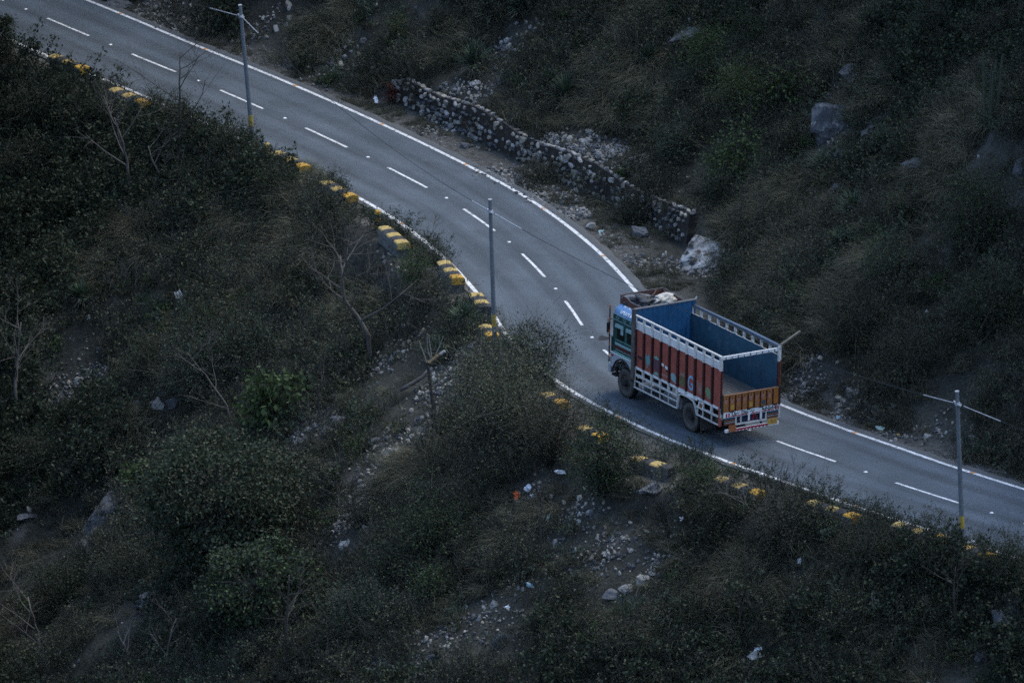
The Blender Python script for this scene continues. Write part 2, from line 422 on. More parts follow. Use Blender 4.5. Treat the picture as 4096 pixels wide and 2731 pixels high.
SW, SO = stud_mesh('road_stud', STUD_W), stud_mesh('edge_stud', STUD_O)
for k in range(20):
    x, y, a = road_pt(-31.5 + 6.03 * k, 0.02); obj('road_stud', SW, road, (x, y, 0.002), (0, 0, a))
for k in range(20):
    for dd in (-2.92, 2.80):
        x, y, a = road_pt(-29.0 + 6.03 * k, dd); obj('edge_stud', SO, road, (x, y, 0.006), (0, 0, a), (1.5, 1.2, .7))

mb = MB(); st0 = atz(1386, 776, .005); n = 14
mb.v = [(st0.x + .22 * math.cos(6.283 * k / n) * RNG.uniform(.7, 1.2), st0.y + .30 * math.sin(6.283 * k / n) * RNG.uniform(.7, 1.2), .004) for k in range(n)]; mb.f = [tuple(range(n))]; mb.m = [0]
mb.build('oil_stain', mat('oil_stain', (.022, .022, .024), rough=.5), road, fix=False)

# ------------------------------------------------------------------ truck
RED = mat('faded_red_paint', (0.31, 0.078, 0.054), (0.23, 0.058, 0.042), 2.5, 0.6, c3=(0.13, 0.075, 0.055), t3=(.60, .80), s3=5.0)
MAROON = mat('dark_red_paint', (0.065, 0.015, 0.013), (0.04, 0.012, 0.011), 4.0, 0.65)
WHT = mat('worn_white_paint', (0.70, 0.69, 0.67), (0.56, 0.55, 0.54), 3.0, 0.6, c3=(0.16, 0.12, 0.10), t3=(.60, .75), s3=7.0)
WHTR = mat('rust_spotted_white_paint', (0.60, 0.58, 0.54), (0.46, 0.44, 0.41), 5.0, 0.6, c3=(0.12, 0.07, 0.05), t3=(.60, .68), s3=14.0)
BLUE = mat('blue_paint', (0.020, 0.095, 0.20), (0.014, 0.068, 0.145), 1.8, 0.55, c3=(0.045, 0.10, 0.17), t3=(.55, .75), s3=4.0)
BLUEF = mat('faded_blue_paint', (0.024, 0.072, 0.110), (0.016, 0.050, 0.080), 2.2, 0.6, c3=(0.07, 0.10, 0.13), t3=(.55, .75), s3=3.0)
CABB = mat('pale_blue_paint', (0.13, 0.26, 0.46), (0.19, 0.31, 0.47), 3.5, 0.45, c3=(0.30, 0.38, 0.45), t3=(.55, .75), s3=3.0)
GREEN = mat('dark_green_paint', (0.010, 0.042, 0.036), (0.014, 0.05, 0.045), 5.0, 0.5)
MINT = mat('mint_paint', (0.16, 0.33, 0.29), (0.10, 0.26, 0.21), 5.0, 0.5)
TEAL = mat('pale_teal_paint', (0.24, 0.36, 0.36), (0.18, 0.29, 0.30), 5.0, 0.5)
GREY = mat('grey_white_paint', (0.33, 0.35, 0.37), (0.27, 0.29, 0.31), 3.0, 0.55, c3=(0.15, 0.14, 0.13), t3=(.60, .78), s3=4.0)
ORNG = mat('orange_paint', (0.34, 0.125, 0.022), (0.27, 0.09, 0.02), 5.0, 0.6, c3=(0.085, 0.04, 0.022), t3=(.54, .72), s3=9.0)
ORNGD = mat('orange_dirty_paint', (0.26, 0.12, 0.05), (0.2, 0.09, 0.04), 6.0, 0.6)
YEL = mat('yellow_plate', (0.45, 0.27, 0.05), (0.38, 0.2, 0.04), 8.0, 0.5)
CRIM = mat('crimson_paint', (0.33, 0.018, 0.035), (0.26, 0.016, 0.03), 6.0, 0.5)
BROWN = mat('brown_rack_paint', (0.115, 0.048, 0.034), (0.085, 0.036, 0.028), 3.0, 0.7, c3=(0.19, 0.085, 0.045), t3=(.58, .78), s3=4.0)
DARK = mat('dark_steel', (0.014, 0.014, 0.015), (0.022, 0.021, 0.02), 5.0, 0.7)
STEEL = mat('grey_steel', (0.10, 0.105, 0.115), (0.14, 0.14, 0.145), 5.0, 0.5)
RUB = mat('dusty_rubber', (0.055, 0.052, 0.048), (0.075, 0.070, 0.064), 4.0, 0.9, c3=(0.11, 0.10, 0.09), t3=(.55, .75), s3=3.0)
RUBT = mat('black_rubber', (0.018, 0.018, 0.018), rough=0.9)
RIMM = mat('dirty_rim', (0.07, 0.06, 0.05), (0.04, 0.035, 0.032), 6.0, 0.7)
FLOORM = mat('worn_deck', (0.075, 0.073, 0.068), (0.05, 0.048, 0.045), 3.0, 0.85, c3=(0.16, 0.155, 0.15), t3=(.58, .75), s3=2.0)
GLASS = mat('dark_glass', (0.008, 0.012, 0.012), rough=0.08, spec=0.6)
PINK = mat('faded_pink_paint', (0.30, 0.17, 0.13), (0.23, 0.10, 0.08), 8.0, 0.6)
OLIVE = mat('faded_olive_paint', (0.14, 0.13, 0.06), (0.10, 0.085, 0.045), 8.0, 0.6)
LGREEN = mat('faded_green_paint', (0.17, 0.25, 0.13), (0.12, 0.16, 0.09), 8.0, 0.6)
SKYB = mat('light_blue_paint', (0.24, 0.42, 0.56), (0.14, 0.26, 0.40), 8.0, 0.5)
VIOL = mat('faded_violet_paint', (0.085, 0.05, 0.075), (0.10, 0.04, 0.05), 6.0, 0.6)
LAMPR = mat('red_lamp', (0.35, 0.015, 0.02), rough=0.25)

TRK = thing('cargo_truck', 'red sided open cargo truck with blue bed and orange tailgate driving up the road', 'truck', (8.243, -6.242, 0.0), math.radians(121.656))
def T(name, mb, mats, parent=None, **k): return mb.build(name, mats, parent or TRK, **k)
HW = 1.19
NB = 10                                   # bays along each side
XS = [5.55 - i * (5.62 / NB) for i in range(NB + 1)]

# chassis
mb = MB()
for sy in (-1, 1): mb.box(-0.1, 7.0, sy * .42 - .04, sy * .42 + .04, .78, 1.02)
for x in (0.2, 1.2, 2.9, 4.2, 5.4, 6.8): mb.box(x - .05, x + .05, -.40, .40, .82, .98)
for x in (0.3, 1.1, 1.9, 2.7, 3.5, 4.3, 5.1): mb.box(x - .05, x + .05, -1.1, 1.1, 1.24, 1.38)
for sy in (-.42, .42): mb.box(0, 5.5, sy - .05, sy + .05, 1.02, 1.24)
for x in (2.03, 6.45): mb.tube([(x, -.9, .53), (x, .9, .53)], .085, 8)
mb.ring((2.03, 0, .53), (1, 0, 0), [(0.02, -.22), (.2, -.12), (.22, .1), (.02, .24)], 12)
mb.tube([(2.3, 0, .6), (5.6, 0, .85)], .05, 8)
T('chassis_frame', mb, DARK)
mb = MB(); mb.tube([(3.0, .72, .72), (4.0, .72, .72)], .25, 14); T('fuel_tank', mb, STEEL, smooth=False)
mb = MB(); mb.box(2.62, 2.95, .62, 1.08, .62, 1.05); T('battery_box', mb, STEEL, bevel=.02)
mb = MB(); mb.box(4.4, 5.1, -1.05, -.6, .6, 1.05); T('tool_box', mb, DARK, bevel=.02)

# wheels: tyre part with rim and hub
def wheel(x, yo, out, w=.27, r=.525, dual=False):
    mb = MB(); a = (0, out, 0)
    mb.ring((x, yo, r), a, [(r * .56, -w * .95), (r * .80, -w), (r * .97, -w * .88), (r, -w * .7), (r, -w * .3), (r * .97, -w * .1), (r * .80, 0), (r * .56, -.02)], 32, 0)
    o = T('wheel', mb, RUB, smooth=True)
    t = MB()
    for k in range(36):
        an = 2 * math.pi * k / 36; c, s_ = math.cos(an), math.sin(an)
        for q in (-.62, -.2):
            p = Vector((x + c * r, yo + out * w * q - out * .02, r + s_ * r)); tg = Vector((-s_, 0, c)); n = Vector((c, 0, s_)); y_ = Vector((0, 1, 0))
            vs = [p + tg * (sx * .028) + y_ * (sy * w * .2) + n * h for h in (-.01, .012) for sx, sy in ((-1, -1), (1, -1), (1, 1), (-1, 1))]
            t.add(vs, [(4, 5, 6, 7), (0, 1, 5, 4), (1, 2, 6, 5), (2, 3, 7, 6), (3, 0, 4, 7)])
    tr = t.build('tread', RUBT, o); tr['kind'] = 'stuff'
    m2 = MB(); dp = -.12 if dual else -.05
    m2.ring((x, yo, r), a, [(r * .57, -.01), (r * .57, -.05), (r * .50, -.06), (r * .40, dp), (.0, dp), (.0, dp - .05), (r * .55, dp - .06), (r * .60, -.06)], 24)
    m2.build('rim', RIMM, o)
    m3 = MB(); m3.tube([(x, yo + out * (dp - .02), r), (x, yo + out * (.0 if dual else .06), r)], [.14, .10], 12)
    for k in range(8):
        an = 2 * math.pi * k / 8; m3.tube([(x + .19 * math.cos(an), yo + out * dp, r + .19 * math.sin(an)), (x + .19 * math.cos(an), yo + out * (dp + .035), r + .19 * math.sin(an))], .017, 5)
    m3.build('hub', DARK, o)
for sg in (1, -1):
    wheel(6.45, sg * 1.00, sg)
    wheel(2.03, sg * 1.10, sg, dual=True)
    wheel(2.03, sg * .78, sg, dual=True)

# cargo bed
mb = MB()
for i in range(12):
    y0 = -1.14 + i * .19; mb.box(0, 5.5, y0 + .004, y0 + .186, 1.38, 1.425)
fl = MB(); fl.box(0, 5.5, -1.14, 1.14, 1.38, 1.41); T('cargo_floor', fl, FLOORM)
for i in range(12):
    p = MB(); y0 = -1.14 + i * .19; p.box(0.0, 5.5, y0 + .006, y0 + .184, 1.412, 1.43); T('plank', p, FLOORM)
# sides
for sg in (1, -1):
    S_ = 1 if sg == 1 else -1
    def yb(a, b): return (min(S_ * a, S_ * b), max(S_ * a, S_ * b))
    # inner blue sheet with shallow vertical ribs
    poly = []
    n = 44
    for i in range(n + 1):
        x = -.06 + 5.58 * i / n; poly.append((x, S_ * (1.125 if i % 4 < 2 else 1.119)))
    poly += [(5.52, S_ * 1.14), (-.06, S_ * 1.14)]
    mb = MB(); mb.prism(poly, 1.42, 3.095 if sg == 1 else 3.05, ax='z'); T('inner_sheet', mb, BLUEF)
    # red panel, one pressed sheet per bay
    for i in range(NB):
        xa, xb = XS[i + 1] + .055, XS[i] - .055
        mb = MB(); m_ = (xa + xb) / 2; w = xb - xa
        pl = [(xa, S_ * 1.142), (xa + .03, S_ * 1.165), (m_ - w * .12, S_ * 1.168), (m_ - w * .08, S_ * 1.172), (m_ + w * .08, S_ * 1.172), (m_ + w * .12, S_ * 1.168), (xb - .03, S_ * 1.165), (xb, S_ * 1.142)]
        zb = 1.44 if not (1.30 < m_ < 2.75) else 1.46
        mb.prism(pl, zb, 2.79, ax='z'); T('side_panel', mb, RED)
        # lower white board under each panel
        mb = MB(); y0, y1 = yb(1.142, 1.176); mb.box(xa, xb, y0, y1, 1.345, 1.436); T('lower_board', mb, WHT)
    mb = MB(); y0, y1 = yb(1.142, 1.166); mb.box(-.13, XS[NB] - .06, y0, y1, 1.44, 2.79); T('corner_sheet', mb, RED)
    mb = MB(); y0, y1 = yb(1.142, 1.166); mb.box(-.13, XS[NB] - .06, y0, y1, 2.80, 3.10); T('corner_board', mb, WHT)
    # white planks above the red
    for k in range(3):
        for i in range(NB):
            z0 = 2.80 + k * (.10 if sg == 1 else .085); mb = MB(); y0, y1 = yb(1.142, 1.166); mb.box(XS[i + 1] + .005, XS[i] - .005, y0, y1, z0, z0 + (.093 if sg == 1 else .078)); T('plank', mb, WHT)
    # stakes: dark red against the panel, white above and below
    for i, x in enumerate(XS):
        mb = MB(); y0, y1 = yb(1.144, 1.215); wd = .038 if i not in (5, 7) else .05
        mb.box(x - wd, x + wd, y0, y1, 1.44, 2.795, 1); mb.box(x - wd, x + wd, y0, y1, 2.795, 3.27, 0)
        zb = 1.10 if not 1.35 < x < 2.6 else 1.34
        mb.box(x - wd, x + wd, y0, y1, zb, 1.44, 0); T('stake', mb, [WHTR, MAROON])
    y0, y1 = yb(1.155, 1.225)
    if sg == 1:
        mb = MB(); mb.box(-.02, 5.60, y0, y1, 3.272, 3.335)
        for i in range(24): mb.box(.1 + i * .23, .13 + i * .23, y0 - .004, y1 + .004, 3.265, 3.29, 1)
        T('top_rail', mb, [WHTR, DARK], bevel=.012)
    else:
        mb = MB(); mb.box(-.02, 5.60, y0, y1, 3.272, 3.32); T('top_rail', mb, STEEL)
        mb = MB(); mb.tube([(0.0, -1.2, 3.36), (2.0, -1.21, 3.375), (4.0, -1.2, 3.36), (5.5, -1.2, 3.35)], [.055, .05, .036, .025], 10); T('rolled_cover', mb, mat('blue_grey_canvas', (0.10, 0.14, 0.19), (0.14, 0.17, 0.21), 9.0, 0.9), smooth=True)
    # skirt lattice: bars, then arch round the rear wheel
    y0, y1 = yb(1.15, 1.205)
    def bars(xa, xb, zs, ups):
        for z, h in zs:
            mb = MB(); mb.box(xa, xb, y0, y1, z - h / 2, z + h / 2)
            if h > .05:
                q = 0.08
                while xa + q < xb: mb.box(xa + q, xa + q + .022, y0 - .003, y1 + .003, z - .012, z + .012, 1); q += .17
            T('skirt_bar', mb, [WHTR, DARK])
        for x in ups:
            mb = MB(); mb.box(x - .012, x + .012, y0 + .008, y1 - .008, zs[-1][0], zs[0][0] - .03); T('skirt_post', mb, WHTR)
    bars(2.70, 5.56, [(1.13, .062), (.91, .03), (.665, .036)], [XS[0] - .02, XS[1], XS[2], XS[3], XS[4], 2.74])
    bars(-.08, 1.44, [(1.10, .06), (.80, .036)], [XS[10] + .05, XS[9], XS[8], 1.40])
    # arch
    prof = [(2.74, .665), (2.62, 1.20), (2.50, 1.275), (2.05, 1.29), (1.68, 1.25), (1.52, 1.08), (1.43, .80)]
    mb = MB()
    outer = prof; inner = [(2.70, .665), (2.585, 1.17), (2.47, 1.235), (2.05, 1.25), (1.71, 1.21), (1.56, 1.05), (1.465, .80)]
    mb.prism(outer + inner[::-1], y0, y1 + .004, ax='y'); T('wheel_arch', mb, WHTR)
    mb = MB(); mb.box(1.44, 2.66, y0 + .01, y1 - .012, 1.29, 1.345); T('arch_board', mb, WHT)
    mb = MB(); mb.box(1.05, 1.9, S_ * .62 - .01 if S_ > 0 else S_ * 1.09, S_ * 1.09 if S_ > 0 else S_ * .62, 1.30, 1.32)
    # mud flap behind the rear wheels
    fp = MB(); a0, a1 = yb(.50, 1.10); fp.box(1.30, 1.325, a0, a1, .22, 1.05); T('mud_flap', fp, mat('dusty_flap', (0.06, 0.055, 0.05), rough=.9))
# sticker with orange centre on the skirt
mb = MB(); mb.add([(1.34, 1.219, 1.10), (1.02, 1.219, 1.06), (0.94, 1.219, 1.30), (1.26, 1.219, 1.36)], [(0, 1, 2, 3)], 0)
mb.add([(1.27, 1.222, 1.14), (1.07, 1.222, 1.11), (1.01, 1.222, 1.27), (1.21, 1.222, 1.31)], [(0, 1, 2, 3)], 1); T('warning_sticker', mb, [WHT, ORNGD], fix=False)
mb = MB(); mb.box(2.62, 3.05, 1.14, 1.185, 1.02, 1.33); T('skirt_box', mb, mat('cream_box', (0.36, 0.30, 0.22), (0.20, 0.19, 0.18), 7.0, .7))

# painted motifs on the red boards (flat paint, a hair above the sheet)
def flat(name, poly, mt, y=1.176, parent=TRK, z=None):
    if z:
        a0 = min(q[1] for q in poly); a1 = max(q[1] for q in poly); poly = [(q[0], z[0] + (q[1] - a0) / (a1 - a0) * (z[1] - z[0])) for q in poly]
    mb = MB(); n = len(poly); mb.v = [(a, y, b) for a, b in poly]; mb.f = [tuple(range(n))]; mb.m = [0]
    o = mb.build(name, mt, parent, fix=False); return o
def cxb(i): return (XS[i] + XS[i + 1]) / 2
c = cxb(1)
flat('bird_motif', [(c + .14, 1.92), (c + .16, 2.25), (c + .12, 2.52), (c + .06, 2.32), (c - .06, 2.56), (c - .12, 2.40), (c - .16, 2.05), (c - .10, 1.80), (c - .02, 1.70), (c + .02, 1.55), (c + .08, 1.50), (c + .04, 1.75)], mat('painted_teal', (0.13, 0.27, 0.27), (0.09, 0.2, 0.2), 12., .6), z=(1.55, 2.12))
c = cxb(2)
flat('flower_motif', [(c - .19, 2.30), (c - .08, 2.20), (c + .04, 2.19), (c + .19, 2.31), (c + .04, 2.40), (c + .02, 2.50), (c - .02, 2.40)], MINT, z=(2.04, 2.22))
flat('vase_motif', [(c - .17, 1.66), (c + .17, 1.66), (c + .19, 2.14), (c - .19, 2.14)], VIOL, z=(1.62, 2.05))
flat('leaf_motif', [(c - .19, 1.47), (c + .19, 1.47), (c + .10, 1.60), (c, 1.66), (c - .10, 1.62)], MINT, z=(1.48, 1.60))
c = cxb(3)
flat('white_square', [(c + .21, 2.16), (c + .06, 2.14), (c + .06, 2.29), (c + .21, 2.30)], WHT, 1.178, z=(1.92, 2.03))
flat('black_square', [(c + .10, 2.10), (c - .02, 2.06), (c - .02, 2.15), (c + .06, 2.16)], DARK, 1.177, z=(1.87, 1.94))
flat('white_square', [(c - .01, 2.14), (c - .20, 2.12), (c - .20, 2.28), (c - .01, 2.29)], WHT, 1.1785, z=(1.87, 1.99))
flat('black_square', [(c - .08, 2.02), (c - .20, 2.00), (c - .20, 2.11), (c - .08, 2.12)], DARK, 1.1775, z=(1.78, 1.87))
flat('lettering_strip', [(c + .2, 1.60), (c - .21, 1.60), (c - .21, 1.70), (c + .2, 1.70)], PINK, z=(1.57, 1.67))
c = cxb(4)
flat('oval_motif', [(c + .17, 1.80), (c + .12, 1.62), (c - .02, 1.50), (c - .19, 1.47), (c - .20, 1.84), (c - .06, 2.02), (c + .08, 2.03), (c + .15, 1.95)], TEAL, z=(1.52, 1.86))
c = cxb(5)
flat('window_motif', [(c + .15, 1.50), (c - .18, 1.47), (c - .18, 2.10), (c + .15, 2.12)], OLIVE, z=(1.55, 1.90))
flat('window_motif_top', [(c + .15, 2.13), (c - .18, 2.11), (c - .16, 2.38), (c + .03, 2.26), (c + .12, 2.40)], PINK, z=(1.905, 2.08))
c = cxb(7)
flat('brick_motif', [(c + .13, 1.55), (c - .17, 1.53), (c - .19, 2.25), (c - .02, 2.10), (c + .15, 2.30)], PINK, z=(1.57, 2.08))
c = cxb(8)
flat('scroll_motif', [(c + .02, 1.52), (c - .17, 1.47), (c - .19, 1.75), (c - .17, 2.15), (c + .0, 2.32), (c + .15, 2.15), (c + .15, 1.88), (c + .10, 1.72)], LGREEN, z=(1.56, 1.98))
c = cxb(0)
flat('dark_vent', [(c + .12, 2.02), (c - .17, 2.0), (c - .17, 2.12), (c + .12, 2.14)], DARK, z=(1.76, 1.88))
def text(body, size, mt, mw, name='lettering', parent=TRK, sx=1.0, shear=0.0, bold=0.0):
    cu = bpy.data.curves.new(name, 'FONT'); cu.body = body; cu.size = size; cu.align_x = 'CENTER'; cu.align_y = 'CENTER'; cu.shear = shear; cu.offset = bold
    o0 = bpy.data.objects.new('tmp', cu); COL.objects.link(o0)
    dg = bpy.context.evaluated_depsgraph_get(); me_ = bpy.data.meshes.new_from_object(o0.evaluated_get(dg)); bpy.data.objects.remove(o0)
    me_.materials.clear(); me_.materials.append(mt)
    me_.transform(Matrix.Diagonal((sx, 1, 1, 1))); me_.transform(mw)
    return obj(name, me_, parent)
# text frame on the left side: right = -x, up = +z, facing +y
def side_frame(x, y, z): return Matrix(((-1, 0, 0, x), (0, 0, 1, y), (0, 1, 0, z), (0, 0, 0, 1)))
def rear_frame(x, y, z): return Matrix(((0, 0, -1, x), (-1, 0, 0, y), (0, 1, 0, z), (0, 0, 0, 1)))
text('G', .74, SKYB, side_frame(cxb(6), 1.177, 1.79), 'painted_letter', sx=.68, bold=.014)

# headboard, corrugated, with grey cap
mb = MB(); poly = []
n = 48
for i in range(n + 1):
    y = -1.27 + 2.475 * i / n; poly.append((5.50 if i % 4 < 2 else 5.53, y))
poly += [(5.58, 1.205), (5.58, -1.27)]
mb.prism(poly, 1.42, 3.50, ax='z'); T('headboard', mb, BLUE)
mb = MB(); mb.box(5.49, 5.60, -1.30, 1.26, 3.502, 3.54); T('headboard_cap', mb, STEEL)
mb = MB(); mb.bar((5.55, -1.28, 3.50), (5.55, -1.34, 3.62), .03, .03); T('cap_hook', mb, WHTR)
for sy in (1.225, -1.225):
    mb = MB(); mb.box(5.488 if sy > 0 else 5.60, 5.68, sy - .012 if sy > 0 else sy - .045, sy + .045, .95, 3.5); T('headboard_post', mb, mat('grimy_post', (0.06, 0.052, 0.045), (0.12, 0.10, 0.085), 5., .8))

# rear frame
mb = MB(); mb.box(-.10, -.02, 1.145, 1.235, .78, 2.80, 1); mb.box(-.10, -.02, 1.145, 1.235, 2.80, 3.33, 0); T('rear_post', mb, [WHTR, RED])
mb = MB(); mb.box(-.10, -.02, -1.27, -1.18, .76, 1.30, 0); mb.box(-.10, -.02, -1.27, -1.18, 1.30, 2.84, 1); mb.box(-.10, -.02, -1.27, -1.18, 2.84, 3.36, 0); T('rear_post', mb, [WHTR, mat('rust_brown_paint', (0.17, 0.06, 0.03), (0.10, 0.03, 0.02), 5., .7)])
mb = MB(); mb.box(-.085, -.03, -1.18, 1.145, 3.185, 3.30, 0)
for i in range(9):
    y = -1.0 + i * .25; mb.box(-.092, -.085, y - .018, y + .018, 3.20, 3.25 if i % 2 else 3.28, 1)
T('rear_beam', mb, [WHT, DARK], bevel=.01)
mb = MB(); mb.bar((-.05, -1.23, 3.36), (-.15, -2.0, 3.80), .07, .05); T('stay_pole', mb, mat('weathered_wood', (0.20, 0.18, 0.14), (0.15, 0.13, 0.10), 9., .9))

# tailgate
TG = MB(); TG.box(-.155, -.11, -1.18, 1.14, 1.29, 1.86); tg = T('tailgate', TG, ORNG)
mb = MB(); mb.box(-.175, -.10, -1.19, 1.15, 1.862, 1.905); mb.build('top_edge', mat('worn_orange_edge', (0.25, 0.13, 0.06), (0.17, 0.08, 0.04), 6., .7), tg)
bw = 2.30 / 9
for i in range(9):
    y0 = -1.17 + i * bw
    mb = MB(); mb.box(-.172, -.157, y0 + .035, y0 + bw - .012, 1.31, 1.845); mb.build('tailgate_panel', ORNG, tg)
    mb = MB(); mb.box(-.20, -.157, y0 - .014, y0 + .014, 1.30, 1.85); mb.build('rib', MAROON, tg)
    if 0 < i:
        cy_ = y0 + bw * .5 + .01
        mb = MB(); x = -.1735
        mb.v = [(x, cy_ + .07, 1.80), (x, cy_ + .01, 1.70), (x, cy_ - .06, 1.80), (x, cy_ - .055, 1.66), (x, cy_ - .02, 1.56), (x, cy_ + .025, 1.56), (x, cy_ + .06, 1.66)]
        mb.f = [(0, 1, 6), (1, 2, 3), (1, 3, 4, 5, 6)]; mb.m = [0, 0, 0]
        mb.build('flower_motif', PINK, tg, fix=False)
        mb = MB(); x = -.1745; mb.v = [(x, cy_ - .025, 1.76), (x, cy_ + .025, 1.76), (x, cy_ + .02, 1.82), (x, cy_ - .02, 1.82)]; mb.f = [(0, 1, 2, 3)]; mb.m = [0]; mb.build('dark_eye', GREEN, tg, fix=False)
        mb = MB(); x = -.1735; mb.v = [(x, cy_ - .07, 1.36), (x, cy_ + .06, 1.36), (x, cy_ + .06, 1.52), (x, cy_ - .07, 1.52)]; mb.f = [(0, 1, 2, 3)]; mb.m = [0]; mb.build('painted_square', [ORNGD, ORNGD, BLUEF, ORNGD, YEL, ORNGD, ORNGD, YEL, ORNGD][i], tg, fix=False)
for y in (1.16, -1.2):
    mb = MB(); mb.box(-.18, -.10, y - .035, y + .035, 1.25, 1.95); mb.build('hinge_post', DARK, tg)
# rear band with the lettering
RB = MB(); RB.box(-.165, -.11, -1.18, 1.10, 1.075, 1.27); rb = T('rear_band', RB, WHT)
for a, b in ((.83, .13), (-.02, -.40), (-.46, -.98)):
    mb = MB(); mb.box(-.1705, -.167, b, a, 1.095, 1.125); mb.build('red_stripe', CRIM, rb)
for y in (.98, .88, -1.06, -1.14):
    mb = MB(); mb.box(-.1705, -.167, y - .03, y + .03, 1.09, 1.24); mb.build('red_block', CRIM, rb)
for y in (.76, .06, -.43, -1.02):
    mb = MB(); mb.box(-.185, -.125, y - .075, y + .075, 1.262, 1.315); mb.build('latch', DARK, rb)
text('Use', .19, DARK, rear_frame(-.1675, .62, 1.185), parent=rb, bold=.006)
text('Dipper', .19, GREEN, rear_frame(-.1675, .10, 1.185), parent=rb, bold=.006)
text('At', .19, DARK, rear_frame(-.1675, -.55, 1.185), parent=rb, bold=.006)
text('Night', .19, GREEN, rear_frame(-.1675, -.84, 1.185), parent=rb, bold=.006)
for y in (.06, -.43):
    mb = MB(); mb.box(-.182, -.168, y - .035, y + .035, .86, 1.22)
    for q in range(5): mb.box(-.1835, -.182, y - .008, y + .008, .89 + q * .07, .91 + q * .07, 1)
    T('rear_strap', mb, [WHT, DARK], rb)
# striped lamp panels
for ya, yb_ in ((1.07, .62), (-.70, -1.17)):
    mb = MB(); mb.box(-.150, -.115, min(ya, yb_), max(ya, yb_), .80, 1.07); o = T('lamp_panel', mb, MAROON)
    for z0, z1, mt in ((1.0, 1.06, BLUEF), (.94, .965, ORNGD), (.885, .905, GREY), (.835, .855, ORNGD)):
        q = MB(); q.box(-.155, -.151, min(ya, yb_) + .01, max(ya, yb_) - .01, z0, z1); q.build('painted_stripe', mt, o)
# centre frame with four cells
mb = MB()
mb.box(-.15, -.10, -.69, .60, .755, .805)
for y in (.575, .37, -.47, -.665): mb.box(-.15, -.105, y - .022, y + .022, .806, 1.07)
T('rear_frame', mb, WHTR)
mb = MB(); mb.box(-.09, -.07, -.66, .56, .79, 1.07); T('rear_backing', mb, mat('dark_blue_steel', (0.012, 0.022, 0.05), rough=.6))
mb = MB(); mb.bar((-.11, -.09, .83), (-.11, -.19, 1.05), .045, .02); mb.bar((-.11, -.21, 1.05), (-.11, -.31, .83), .045, .02); T('reflector_triangle', mb, LAMPR)
# bumper with hazard stripes and two plates
mb = MB(); mb.box(-.19, -.12, -1.18, 1.03, .545, .655, 0); bp = T('bumper', mb, WHT, bevel=.008)
q = MB(); q.box(-.195, -.1905, -.72, .62, .59, .65); q.build('red_stripe', CRIM, bp)
for i in range(9):
    q = MB(); y = .60 - i * .15; q.box(-.195, -.1905, y - .11, y - .04, .552, .585); q.build('red_stripe', CRIM, bp)
for y in (.5, -.5):
    q = MB(); q.bar((-.13, y, .66), (0.1, y, .82), .06, .05); q.build('bracket', DARK, bp)
mb = MB(); mb.box(-.215, -.198, .60, .90, .56, .80); T('orange_board', mb, mat('orange_board', (0.30, 0.105, 0.035), (0.23, 0.075, 0.03), 14., .6))
mb = MB(); mb.box(-.215, -.198, -1.10, -.70, .60, .80); np_ = T('number_plate', mb, YEL)
text('366', .15, ORNGD, rear_frame(-.2165, -.92, .70), parent=np_)

# cab
CW = 1.10
mb = MB(); mb.box(5.74, 7.20, -CW + .03, CW - .03, 1.50, 2.74); T('cab_core', mb, DARK)
